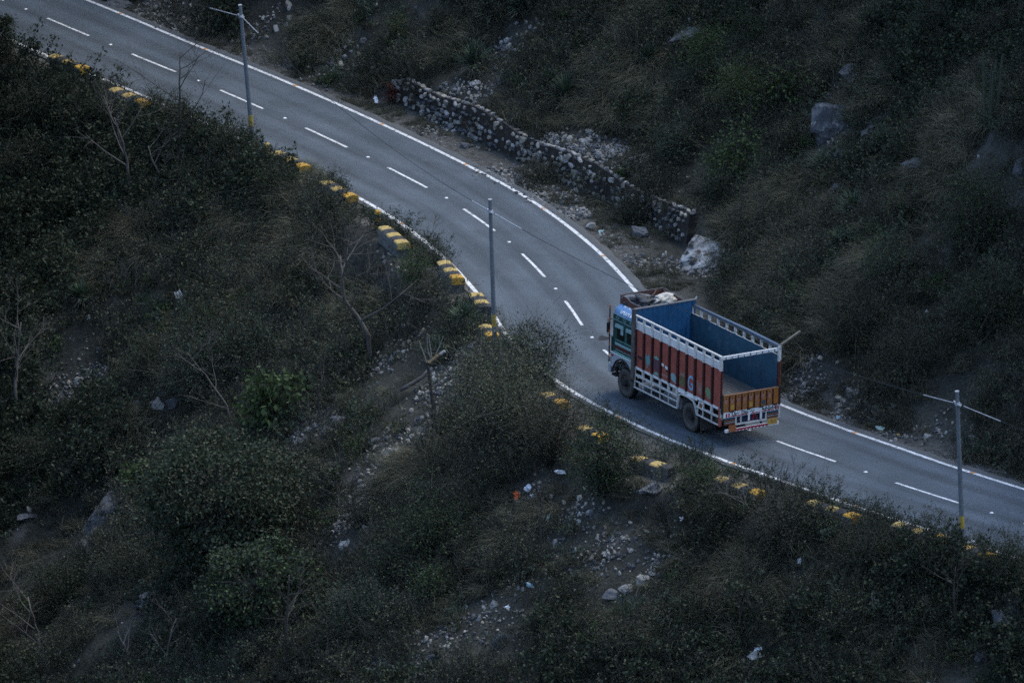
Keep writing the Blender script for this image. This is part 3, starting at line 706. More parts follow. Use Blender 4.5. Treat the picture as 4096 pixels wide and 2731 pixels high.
# fender with wheel arch (x,z profile)
for sg in (1, -1):
    arch = [(6.45 + .64 * math.cos(a), .66 + .70 * math.sin(a)) for a in [math.radians(q) for q in range(180, -1, -15)]]
    # side sheet with a round opening over the front wheel
    pr = [(5.74, .95)] + [(x, max(z, .95)) for x, z in arch if z > .80] + [(7.22, .95), (7.30, 1.10), (7.30, 1.50), (5.74, 1.50)]
    mb = MB(); y0, y1 = (CW - .04, CW + .02) if sg > 0 else (-CW - .02, -CW + .04)
    mb.prism(pr, y0, y1, ax='y'); T('fender', mb, GREY, bevel=.01)
    lip = [(6.45 + .67 * math.cos(a), .66 + .73 * math.sin(a)) for a in [math.radians(q) for q in range(170, 9, -10)]]
    mb = MB(); mb.tube([(x, sg * (CW + .03), z) for x, z in lip], .035, 6); T('arch_lip', mb, DARK)
    y0, y1 = (CW - .04, CW + .012) if sg > 0 else (-CW - .012, -CW + .04)
    def band(name, x0, x1, z0, z1, mt, pr=0.0):
        b_ = MB(); b_.box(x0, x1, y0 - (pr if sg < 0 else 0), y1 + (pr if sg > 0 else 0), z0, z1); return T(name, b_, mt)
    dr = band('door', 5.76, 7.10, 1.505, 2.74, GREEN)
    def onband(name, x0, x1, z0, z1, mt, pr=.008, par=dr):
        b_ = MB(); yy0, yy1 = (CW + .0125, CW + .0125 + pr) if sg > 0 else (-CW - .0125 - pr, -CW - .0125); b_.box(x0, x1, yy0, yy1, z0, z1); return b_.build(name, mt, par)
    onband('green_stripe', 5.78, 7.06, 1.515, 1.60, MINT)
    onband('maroon_stripe', 5.78, 7.0, 1.605, 1.66, DARK)
    onband('mint_stripe', 5.80, 6.95, 1.665, 1.685, TEAL)
    onband('maroon_stripe', 5.78, 7.02, 1.69, 1.83, MAROON)
    onband('pale_stripe', 5.78, 6.98, 1.835, 1.93, TEAL)
    onband('mint_stripe', 5.78, 6.98, 2.02, 2.04, MINT)
    onband('door_window', 6.36, 6.86, 2.07, 2.56, GLASS)
    onband('quarter_window', 5.84, 6.20, 2.09, 2.56, GLASS)
    onband('window_pillar', 6.20, 6.34, 2.05, 2.60, mat('teal_pillar', (0.03, 0.09, 0.085), rough=.6), .012)
    onband('rain_visor', 6.40, 6.92, 2.50, 2.62, TEAL, .06)
    onband('rain_visor', 5.80, 6.20, 2.50, 2.62, TEAL, .06)
    if sg > 0:
        b_ = MB(); b_.box(6.45, 6.62, CW + .0215, CW + .024, 2.28, 2.48); b_.build('window_sticker', TEAL, dr)
    gb = band('green_band', 5.74, 7.14, 2.745, 2.945, GREEN)
    onband('mint_trim', 5.74, 7.14, 2.735, 2.752, TEAL, .012, gb); onband('mint_trim', 5.74, 7.10, 2.935, 2.952, TEAL, .012, gb)
    for x in (5.95, 6.40, 6.85):
        b_ = MB(); yy = sg * (CW + .014)
        P4 = [(x - .13, 2.845), (x, 2.78), (x + .13, 2.845), (x, 2.91)]; P5 = [(x - .09, 2.845), (x, 2.80), (x + .09, 2.845), (x, 2.89)]
        for k in range(4):
            a, b2, c2, d2 = P4[k], P4[(k + 1) % 4], P5[(k + 1) % 4], P5[k]
            b_.add([(p[0], yy, p[1]) for p in (a, b2, c2, d2)], [(0, 1, 2, 3)])
        b_.build('diamond_motif', TEAL, gb, fix=False)
    b_ = MB(); b_.box(7.06, 7.20, sg * (CW + .022) - .002, sg * (CW + .022) + .002, 1.36, 1.43); T('side_marker', b_, CRIM)
    b_ = MB(); b_.box(5.76, 7.28, y0 - (.03 if sg < 0 else 0), y1 + (.03 if sg > 0 else 0), 1.485, 1.512); T('white_moulding', b_, WHT)
# roof: rounded visor, pale blue
pts = [(-CW - .01, 2.95)]
for q in range(0, 91, 15):
    a = math.radians(q); pts.append((-CW + .26 - .27 * math.cos(a), 2.97 + .33 * math.sin(a)))
pts += [(-y, z) for y, z in pts[::-1]]
mb = MB(); mb.prism(pts, 5.72, 6.95, ax='x'); T('cab_roof', mb, CABB)
mb = MB()
ptf = [(y * .93, 2.95 + (z - 2.95) * .72) for y, z in pts]
n = len(pts); base = 0
mb.v = [(6.952, y, z) for y, z in pts] + [(7.17, y, z) for y, z in ptf]
mb.f = [tuple(range(n, 2 * n))] + [(i, (i + 1) % n, n + (i + 1) % n, n + i) for i in range(n)]; mb.m = [0] * (n + 1)
T('roof_front', mb, CABB, smooth=False)
# lettering painted on the sloping roof side
al = math.radians(42)
fr = Matrix(((-1, 0, 0, 6.30), (0, -math.sin(al), math.cos(al), 1.046), (0, math.cos(al), math.sin(al), 3.175), (0, 0, 0, 1)))
text('\u00b7TATA\u00b760', .42, mat('lettering_white', (0.72, 0.74, 0.76), rough=.6), fr, 'roof_lettering', sx=.56, shear=.15, bold=.016)
# front of the cab
mb = MB(); mb.box(7.205, 7.25, -CW + .08, CW - .08, 2.05, 2.78); T('windshield', mb, GLASS)
mb = MB(); mb.box(7.205, 7.30, -CW + .02, CW - .02, 1.10, 2.04); T('front_panel', mb, GREEN)
mb = MB(); mb.box(7.25, 7.42, -CW - .02, CW + .02, .72, 1.06); T('front_bumper', mb, GREY, bevel=.02)
for y in (.82, -.82):
    mb = MB(); mb.tube([(7.30, y, 1.28), (7.345, y, 1.28)], .11, 14); T('headlight', mb, mat('lamp_glass', (.5, .5, .48), rough=.15))
mb = MB()
for i in range(14):
    z = 1.12 + i * .15; mb.tube([(7.26, CW + .08, z), (7.26, CW + .08, z + .145)], .028, 6, i % 3)
T('door_garland', mb, [DARK, mat('garland_orange', (.28, .09, .03), rough=.8), MAROON])
mb = MB(); mb.tube([(7.2, CW, 2.7), (7.34, CW + .1, 2.66), (7.34, CW + .1, 2.1), (7.2, CW, 2.06)], .014, 5); mb.box(7.31, 7.35, CW + .03, CW + .15, 2.2, 2.55, 1); T('wing_mirror', mb, [DARK, DARK])
mb = MB(); mb.tube([(7.2, -CW, 2.7), (7.36, -CW - .2, 2.66), (7.36, -CW - .2, 2.1), (7.2, -CW, 2.06)], .014, 5); mb.box(7.33, 7.38, -CW - .30, -CW - .12, 2.2, 2.6, 1); T('wing_mirror', mb, [DARK, DARK])
mb = MB(); mb.box(6.98, 7.26, .80, 1.06, .62, .70); mb.box(7.05, 7.12, .9, .98, .70, .95); T('cab_step', mb, DARK)
# roof rack
rk = MB(); rk.box(5.66, 7.05, -.86, .86, 3.29, 3.315); rack = T('roof_rack', rk, mat('rack_floor', (0.05, 0.08, 0.085), rough=.8))
def rwall(poly, ax, a, b): q = MB(); q.prism(poly, a, b, ax=ax); q.build('rack_board', BROWN, rack)
rwall([(5.66, 3.2), (7.06, 3.2), (7.06, 3.60), (6.60, 3.585), (6.35, 3.49), (5.95, 3.50), (5.66, 3.51)], 'y', .86, .89)
rwall([(5.66, 3.2), (7.06, 3.2), (7.06, 3.60), (6.4, 3.56), (5.66, 3.52)], 'y', -.89, -.86)
rwall([(-.858, 3.2), (.858, 3.2), (.858, 3.60), (-.858, 3.60)], 'x', 7.03, 7.06)
q = MB(); q.tube([(5.66, .875, 3.515), (5.95, .875, 3.505), (6.35, .875, 3.495), (6.60, .875, 3.59), (7.045, .875, 3.605), (7.045, -.875, 3.605), (6.4, -.875, 3.565), (5.66, -.875, 3.525)], .016, 5); q.build('rack_rim', STEEL, rack)
# what lies in the rack: a rolled cream sheet, a dark tarpaulin, a grey bundle
def loc2w(x, y, z): return TRK_M @ Vector((x, y, z))
TRK_M = Matrix.Translation(TRK.location) @ Matrix.Rotation(TRK.rotation_euler.z, 4, 'Z')
def blob(name, label, cat, c, size, mt, rz, seed, amp=.18, fold=6.0, bend=0.0):
    bm = bmesh.new(); bmesh.ops.create_icosphere(bm, subdivisions=4, radius=1.0)
    for v in bm.verts:
        p = v.co.copy(); q = Vector((abs(p.x) ** .8 * (1 if p.x > 0 else -1), p.y, p.z))
        w = math.sin(fold * (p.y + .5 * p.z) + 1.5 * mnoise.noise(p * 1.4 + Vector((seed, 0, 0))) * 3) * .06
        d = 1 + amp * mnoise.noise(p * 2.0 + Vector((seed, 3, 1))) + w
        r = Vector((q.x * d * size[0], q.y * d * size[1], q.z * d * size[2])); r.y += bend * (r.x / size[0]) ** 2
        v.co = r
    me_ = bpy.data.meshes.new(name); bm.to_mesh(me_); bm.free(); me_.materials.append(mt); me_.polygons.foreach_set('use_smooth', [True] * len(me_.polygons))
    o = obj(name, me_, None, loc2w(*c), (0, 0, TRK.rotation_euler.z + rz)); tag(o, label, cat); return o
CRM = mat('cream_sheet', (0.46, 0.43, 0.37), (0.38, 0.35, 0.30), 5., .9, bump=.5, bscale=9)
TARP = mat('dark_tarpaulin', (0.012, 0.013, 0.016), (0.05, 0.052, 0.058), 5., .6, bump=.4, bscale=12)
TARG = mat('grey_tarpaulin', (0.13, 0.135, 0.145), (0.085, 0.09, 0.10), 5., .8, bump=.4, bscale=12)
blob('canvas_roll', 'cream coloured folded canvas bundle in the roof rack of the truck', 'canvas', (6.02, -.28, 3.50), (.26, .46, .24), CRM, .1, 2.0, .3, 9.0, .05)
blob('tarpaulin', 'black crumpled tarpaulin in the roof rack beside the cream bundle', 'tarpaulin', (6.30, .35, 3.42), (.52, .34, .20), TARP, .6, 5.0, 1.0, 6.0)
blob('rolled_mat', 'grey rolled mat sticking up over the front board of the roof rack', 'mat', (6.78, .38, 3.50), (.15, .52, .13), TARG, -.25, 8.0, .12)
mb = MB(); mb.tube([(6.95, .83, 3.53), (6.5, .5, 3.57), (6.2, .1, 3.66), (6.1, -.5, 3.70), (6.9, -.80, 3.58)], .012, 5)
mb.tube([(6.05, .80, 3.46), (6.3, .2, 3.57), (6.55, -.2, 3.62), (6.98, -.55, 3.60)], .012, 5)
o = mb.build('tie_rope', mat('rope', (.12, .115, .11), rough=.9)); o.location = TRK.location; o.rotation_euler = TRK.rotation_euler
tag(o, 'thin grey tie rope stretched across the load in the roof rack', 'rope')

# ------------------------------------------------------------------ stones, walls, parapets, poles, wires
def rock_mesh(name, seed, cuts=9, sub=3, rough=.10, mt=None, squash=(1, 1, 1), boxy=False):
    r = random.Random(seed); bm = bmesh.new(); bmesh.ops.create_icosphere(bm, subdivisions=sub, radius=1.0)
    pl = []
    for i in range(cuts):
        n = Vector((r.gauss(0, 1), r.gauss(0, 1), r.gauss(0, 1))).normalized(); pl.append((n, r.uniform(.50, .82)))
    if boxy:
        for ax in ((1, 0, 0), (0, 1, 0), (0, 0, 1)):
            for sg in (1, -1): pl.append(((Vector(ax) * sg + Vector((r.gauss(0, .16), r.gauss(0, .16), r.gauss(0, .16)))).normalized(), r.uniform(.50, .66)))
    off = Vector((seed * 3.7, seed * 1.3, 0))
    for v in bm.verts:
        p = v.co.copy()
        for n, d in pl:
            k = p.dot(n)
            if k > d: p -= n * (k - d)
        p *= 1 + rough * mnoise.noise(p * 2.3 + off) + rough * .6 * mnoise.noise(p * 6 + off) + (rough * .45 * round(mnoise.noise(Vector((p.x * .8, p.y * .8, p.z * 5)) + off) * 3) / 2 if rough > .15 else 0)
        v.co = Vector((p.x * squash[0], p.y * squash[1], p.z * squash[2]))
    me_ = bpy.data.meshes.new(name); bm.to_mesh(me_); bm.free()
    if mt: me_.materials.append(mt)
    return me_
R_PALE = mat('pale_limestone', (0.33, 0.315, 0.29), (0.15, 0.142, 0.13), 3.2, .9, .6, 10, c3=(0.08, 0.07, 0.06), t3=(.56, .7), s3=3.5, objvar=.35)
R_WHITE = mat('white_streaked_limestone', (0.42, 0.42, 0.41), (0.12, 0.115, 0.105), 5.0, .9, 1., 12, c3=(0.045, 0.04, 0.035), t3=(.50, .60), s3=3.4)
R_GREY = mat('grey_rock', (0.11, 0.114, 0.122), (0.055, 0.057, 0.06), 5.0, .9, 1., 14, c3=(0.20, 0.20, 0.20), t3=(.58, .70), s3=6.0, objvar=.2)
R_DARK = mat('dark_rock', (0.10, 0.105, 0.112), (0.04, 0.042, 0.046), 5.0, .9, 1., 14, c3=(0.22, 0.22, 0.215), t3=(.56, .66), s3=5.0)
R_TAN = mat('tan_stone', (0.30, 0.27, 0.22), (0.18, 0.16, 0.13), 2.5, .9, .5, 10, objvar=.3)
WALLCORE = mat('wall_soil_and_mortar', (0.040, 0.033, 0.028), (0.024, 0.020, 0.017), 4.0, .95, .8, 12)
STONES = [rock_mesh('stone', 40 + i, 4, 2, .07, [R_PALE, R_PALE, R_GREY, R_TAN][i % 4], [(1.35, .9, .95), (1.0, .9, 1.35), (1.5, .9, .8), (1.2, .9, 1.1)][i % 4], True) for i in range(8)]

def masonry(name, label, s0, s1, dfun, side, z0, hfun, rows, pitch, size, fill, group=None, lean=.12, core=True, sizev=.35, cap=False):
    root = thing(name, label, 'wall', (*road_pt((s0 + s1) / 2, dfun((s0 + s1) / 2))[:2], 0), 0, group)
    inv = Matrix.Translation(-root.location)
    if core:
        mb = MB(); n = int((s1 - s0) / .4) + 1; th = .26
        for i in range(n + 1):
            s = s0 + (s1 - s0) * i / n; h = hfun(s) + RNG.uniform(-.06, .06)
            f0 = road_pt(s, dfun(s)); f1 = road_pt(s, dfun(s) + side * lean * h); b1 = road_pt(s, dfun(s) + side * (lean * h + th)); b0 = road_pt(s, dfun(s) + side * th)
            for q, z in ((f0, z0 - .25), (f1, z0 + h), (b1, z0 + h - .03), (b0, z0 - .25)): mb.v.append((q[0] - root.location.x, q[1] - root.location.y, z))
        for i in range(n):
            for k in range(4):
                a = i * 4 + k; b = i * 4 + (k + 1) % 4; mb.f.append((a, b, b + 4, a + 4)); mb.m.append(0)
        mb.f += [(0, 1, 2, 3), tuple(n * 4 + k for k in (3, 2, 1, 0))]; mb.m += [0, 0]
        mb.build('core', WALLCORE, root)
    cnt = 0
    for r in range(rows):
        s = s0 + RNG.uniform(0, pitch)
        while s < s1:
            h = hfun(s); zz = z0 + (r + .5) / rows * h + RNG.uniform(-.05, .05)
            if RNG.random() < fill:
                x, y, a = road_pt(s, dfun(s) + side * (lean * (zz - z0)) - side * .03)
                if not core: zz = float(zat(x, y)[0]) + .03
                k = size * RNG.uniform(1 - sizev, 1 + sizev)
                o = obj('stone', RNG.choice(STONES), root, (x - root.location.x, y - root.location.y, zz), (RNG.uniform(-.3, .3), RNG.uniform(-.6, .6), a + RNG.uniform(-.3, .3)), (k * RNG.uniform(.8, 1.4), k, k * RNG.uniform(.7, 1.2)))
                cnt += 1
            s += pitch * RNG.uniform(.75, 1.25)
    if cap:
        s = s0
        while s < s1:
            x, y, a = road_pt(s, dfun(s) + side * (lean * hfun(s) + .13)); k = size * RNG.uniform(.9, 1.35)
            obj('coping_stone', RNG.choice(STONES), root, (x - root.location.x, y - root.location.y, z0 + hfun(s) + .02), (RNG.uniform(-.3, .3), RNG.uniform(-.3, .3), a + RNG.uniform(-.4, .4)), (k * 1.3, k * 1.1, k * .6)); s += RNG.uniform(.28, .42); cnt += 1
    return root, cnt
def dwall(s): return float(right_edge(np.array(s))) - .02
w1, n1_ = masonry('retaining_wall', 'long rubble stone retaining wall with pale stones along the uphill road shoulder', 16.8, 36.8, dwall, 1, .0, lambda s: float(wall_h(np.array(s))) * (.95 + .12 * math.sin(s * .9)) + .05, 5, .31, .115, .72, cap=True)
w2, n2_ = masonry('masonry_footing', 'short stone footing wall under the worn striped parapet beside the banded guard post', 33.0, 39.3, lambda s: -float(left_edge(np.array(s))) - .02, 1, -1.5, lambda s: 1.42, 6, .38, .12, .6, lean=.10)
w3, n3_ = masonry('ruined_wall', 'low ruined dry stone wall on the bank behind the first utility pole', 8.2, 15.0, lambda s: 4.75, 1, .3, lambda s: 1.5, 7, .46, .125, .55, lean=.9, core=False, sizev=.5)
w4, n4_ = masonry('dry_stone_wall', 'low dry stone facing on the bank just right of the truck tail', 58.2, 61.4, lambda s: 4.15, 1, .2, lambda s: .9, 4, .36, .15, .8, lean=.9, core=False)
w5, n5_ = masonry('dry_stone_wall', 'small patch of dry stone facing behind the rightmost utility pole', 64.6, 68.0, lambda s: 4.4, 1, .2, lambda s: .9, 3, .42, .15, .75, lean=.9, core=False)

PY = mat('yellow_parapet_paint', (0.50, 0.275, 0.03), (0.42, 0.24, 0.04), 4., .7, .3, 20, c3=(0.17, 0.14, 0.10), t3=(.55, .72), s3=5.)
PYF = mat('faded_yellow_paint', (0.45, 0.31, 0.09), (0.36, 0.26, 0.09), 4., .75, .3, 20, c3=(0.15, 0.135, 0.11), t3=(.52, .70), s3=5.)
PB = mat('black_parapet_paint', (0.022, 0.022, 0.024), (0.04, 0.04, 0.042), 4., .7, .3, 20, c3=(0.10, 0.098, 0.09), t3=(.60, .75), s3=5.)
PG = mat('parapet_concrete', (0.15, 0.145, 0.135), (0.10, 0.095, 0.09), 3., .9, .5, 14, c3=(0.05, 0.045, 0.04), t3=(.55, .7), s3=3.)
def parapet(label, px, py, n=5, seg=.44, w=.52, h=.55, worn=False, turn=0.0, first=0, base=.28):
    p = atz(px, py, h); s, d = sd_of([p.x], [p.y]); _, _, a = road_pt(float(s[0])); a += turn
    root = thing('striped_parapet', label, 'parapet', (p.x, p.y, 0), a, 'yellow and black striped parapets along the downhill road edge')
    L = n * seg; hw = w / 2
    mb = MB(); mb.prism([(-hw + .03, -.6), (hw - .05, -.6), (hw - .03, base), (-hw + .03, base)], -L / 2 + .04, L / 2 - .06, ax='x')
    mb.build('base', PG, root)
    # local x runs along the road towards the viewer, local y uphill (towards the road)
    for i in range(n):
        mb = MB(); x0 = -L / 2 + i * seg; j = lambda: RNG.uniform(-.008, .008)
        prof = [(-hw, base), (hw, base), (hw, h - .06), (hw - .05, h - .012), (0, h + .015), (-hw + .05, h - .012), (-hw, h - .06)]
        prof = [(y + j(), z + j()) for y, z in prof]
        mb.prism(prof, x0 + .001, x0 + seg - .001, ax='x')
        for q, f in enumerate(mb.f):
            pass
        y = (i + first) % 2 == 0
        end = i == n - 1
        m0 = (PY if (end and not worn) else PYF) if y else PB
        mb.m = [0] * len(mb.m)
        # the face turned to the valley was never painted
        for q, f in enumerate(mb.f):
            c = [mb.v[k] for k in f]
            if len(f) == 4 and all(v[1] < -hw + .03 for v in c): mb.m[q] = 1
        mb.build('painted_segment', [m0, PG], root, bevel=.012)
    return root
PAR = [
 ('striped parapet farthest up the road, below the second lane dash', 160, 140, 5),
 ('striped parapet half hidden by twigs, second down from the far end', 298, 217, 5),
 ('striped parapet just below the foot of the first utility pole', 668, 364, 5),
 ('striped parapet whose yellow end shows beside the dark bush above the banded guard post', 778, 432, 5),
 ('clean bright striped parapet with a yellow end, right above the middle utility pole foot', 1036, 618, 5),
 ('chipped striped parapet touching the edge line just left of the middle pole', 1104, 688, 4),
 ('striped parapet block cut off by the foot of the middle utility pole', 1124, 757, 3),
 ('striped parapet nearly swallowed by the olive bush at the bend', 1276, 912, 3),
 ('striped parapet at the gravel layby beside the dark green bush', 1362, 988, 3),
 ('long striped parapet with scattered twigs at the layby, nearer the far yellow blocks', 1700, 1112, 5),
 ('striped parapet with three clear yellow bands beside the edge line at the lower right', 1915, 1166, 5),
 ('striped parapet under weeds left of the rightmost utility pole', 2112, 1216, 5),
 ('striped parapet buried in weeds just right of the rightmost pole', 2245, 1262, 3)]
for lb, px, py, n in PAR: parapet(lb, px, py, n)
parapet('weathered striped parapet with a ragged stone edge below the banded guard post', 905, 538, 5, worn=True)
parapet('low grey topped parapet with one yellow end on the gravel layby', 1502, 1060, 4, h=.48, base=.2, worn=False, first=0, turn=.12)

def guard_post(label, px, py, h=.75, r=.115, bands=(PY, PB, PY, PB, PY), group=None):
    p = atz(px, py, h); root = thing('guard_post', label, 'post', (p.x, p.y, -.05), 0, group)
    n = len(bands)
    for i, m_ in enumerate(bands):
        mb = MB(); z0 = h * i / n * .98; hh = h / n * .98
        if i == n - 1: mb.tube([(0, 0, z0 + .05), (0, 0, z0 + .05 + hh * .7), (0, 0, z0 + .05 + hh)], [r, r, r * .75], 12)
        else: mb.tube([(0, 0, z0 + .05), (0, 0, z0 + .05 + hh - .001)], r * (1 if m_ is PY else .97), 12)
        mb.build('painted_band', m_, root)
    mb = MB(); mb.tube([(0, 0, -.4), (0, 0, .049)], r, 12); mb.build('footing', PG, root)
guard_post('stout yellow guard post with thin black rings on the edge above the weathered parapet', 867, 482, .72, .12, (PY, PB, PY, PB, PY))
guard_post('dull yellow guard post beside the first utility pole foot', 613, 328, .62, .12, (PB, PYF, PYF))
guard_post('black stub post next to the dull yellow guard post', 623, 334, .5, .06, (PB, PB))
guard_post('small delineator stake with orange top and white foot near the weathered parapet', 948, 553, .5, .045, (R_PALE, PB, mat('stake_orange', (.28, .11, .02), rough=.7), PB))
guard_post('dark stake at the far end of the road beside white chippings', 224, 164, .5, .06, (PB, PB))

POLE = mat('weathered_pole_paint', (0.135, 0.15, 0.165), (0.10, 0.112, 0.125), 3., .6, c3=(0.20, 0.21, 0.22), t3=(.6, .75), s3=2.)
POLEY = mat('pole_yellow_band', (0.40, 0.28, 0.04), (0.28, 0.2, 0.05), 6., .7)
GALV = mat('galvanised', (0.34, 0.36, 0.38), (0.27, 0.28, 0.30), 8., .5)
CABLE = mat('cable_black', (0.02, 0.022, 0.026), rough=.6)
tops = []
def pole(label, bx, by, tx, ty, foot):
    """bx,by: band on the post, at 1.2 m above the road; tx,ty: its top"""
    b = atz(bx, by, 1.2); r = ray(tx, ty); t = (b.y - CAMY) / r.y; tp = Vector((r.x * t, b.y, CAMH + r.z * t))
    root = thing('utility_pole', label, 'pole', (b.x, b.y, 0), 0, 'grey utility poles on the downhill road edge')
    d = (tp - b); u = d / d.z; P = lambda z: u * z + Vector((0, 0, 0))
    off = Vector((0, 0, 0)) - u * 1.2
    q = lambda z: Vector((u.x * (z - 1.2), u.y * (z - 1.2), z))
    H = tp.z
    mb = MB(); mb.tube([q(-2.6), q(.98)], [.088, .085], 14); mb.tube([q(1.42), q(3.4), q(H - .9), q(H - .03)], [.083, .077, .071, .067], 14); mb.build('shaft', POLE, root, smooth=False)
    mb = MB(); mb.tube([q(.98), q(1.42)], [.087, .085], 14); mb.build('painted_band', POLEY, root)
    mb = MB(); mb.tube([q(H - .03), q(H)], [.075, .075], 14); mb.build('cap', GALV, root)
    a = Vector((.52, -.85, 0)).normalized(); cpt = q(H - .45)
    mb = MB(); mb.tube([q(H - .50), q(H - .40)], [.09, .09], 12); mb.bar(cpt - a * .2 + Vector((.0, -.1, 0)), cpt + a * .2 + Vector((0, -.1, 0)), .035, .035); mb.build('clamp', GALV, root)
    hk = cpt + Vector((.02, -.02, 0))
    for sg in (-1, 1):
        mb = MB(); mb.tube([cpt + a * sg * .10, cpt + a * sg * .22 + Vector((0, 0, .03))], [.045, .03], 8); mb.build('insulator', GALV, root)
    tops.append(root.location + hk)
pole('grey utility pole with yellow band standing farthest up the road', 1003 / K, 482 / K, 960 / K, 20 / K, 0)
pole('grey utility pole in the middle of the picture beside the chipped parapet', 1976 / K, 1281 / K, 1960 / K, 797 / K, 0)
pole('grey utility pole at the right end of the road among weeds', 3847 / K, 2086 / K, 3828 / K, 1563 / K, 0)
def cable(label, A, B, sag, g0=True, g1=True):
    n = 40; pts = []
    for i in range(n + 1):
        t = i / n; p = A.lerp(B, t); p.z -= 4 * sag * t * (1 - t); pts.append(p)
    root = thing('overhead_cable', label, 'cable', A)
    mb = MB(); mb.tube([p - A for p in pts], .010, 5); mb.build('wire', CABLE, root)
    L = (B - A).length
    def grip(t0, t1):
        mb = MB(); k = 6; P_ = []
        for i in range(k + 1):
            t = t0 + (t1 - t0) * i / k; p = A.lerp(B, t); p.z -= 4 * sag * t * (1 - t); P_.append(p - A)
        mb.tube(P_, [.014 if i % 2 else .018 for i in range(k + 1)], 6); mb.build('grip', GALV, root)
    if g0: grip(.25 / L, 1.9 / L)
    if g1: grip(1 - 1.9 / L, 1 - .25 / L)
far1 = Vector((road_pt(-12, -3.8)[0] - 3, road_pt(-12, -3.8)[1], tops[0].z + .2))
far3 = Vector((road_pt(108, -4.5)[0], road_pt(108, -4.5)[1], tops[2].z + .1))
cable('overhead cable running from the farthest pole off beyond the upper left', tops[0], far1, .5, True, False)
cable('overhead cable between the farthest pole and the middle pole', tops[0], tops[1], .55)
cable('overhead cable between the middle pole and the rightmost pole', tops[1], tops[2], .7)
cable('overhead cable running from the rightmost pole off to the right', tops[2], far3, .9, True, False)

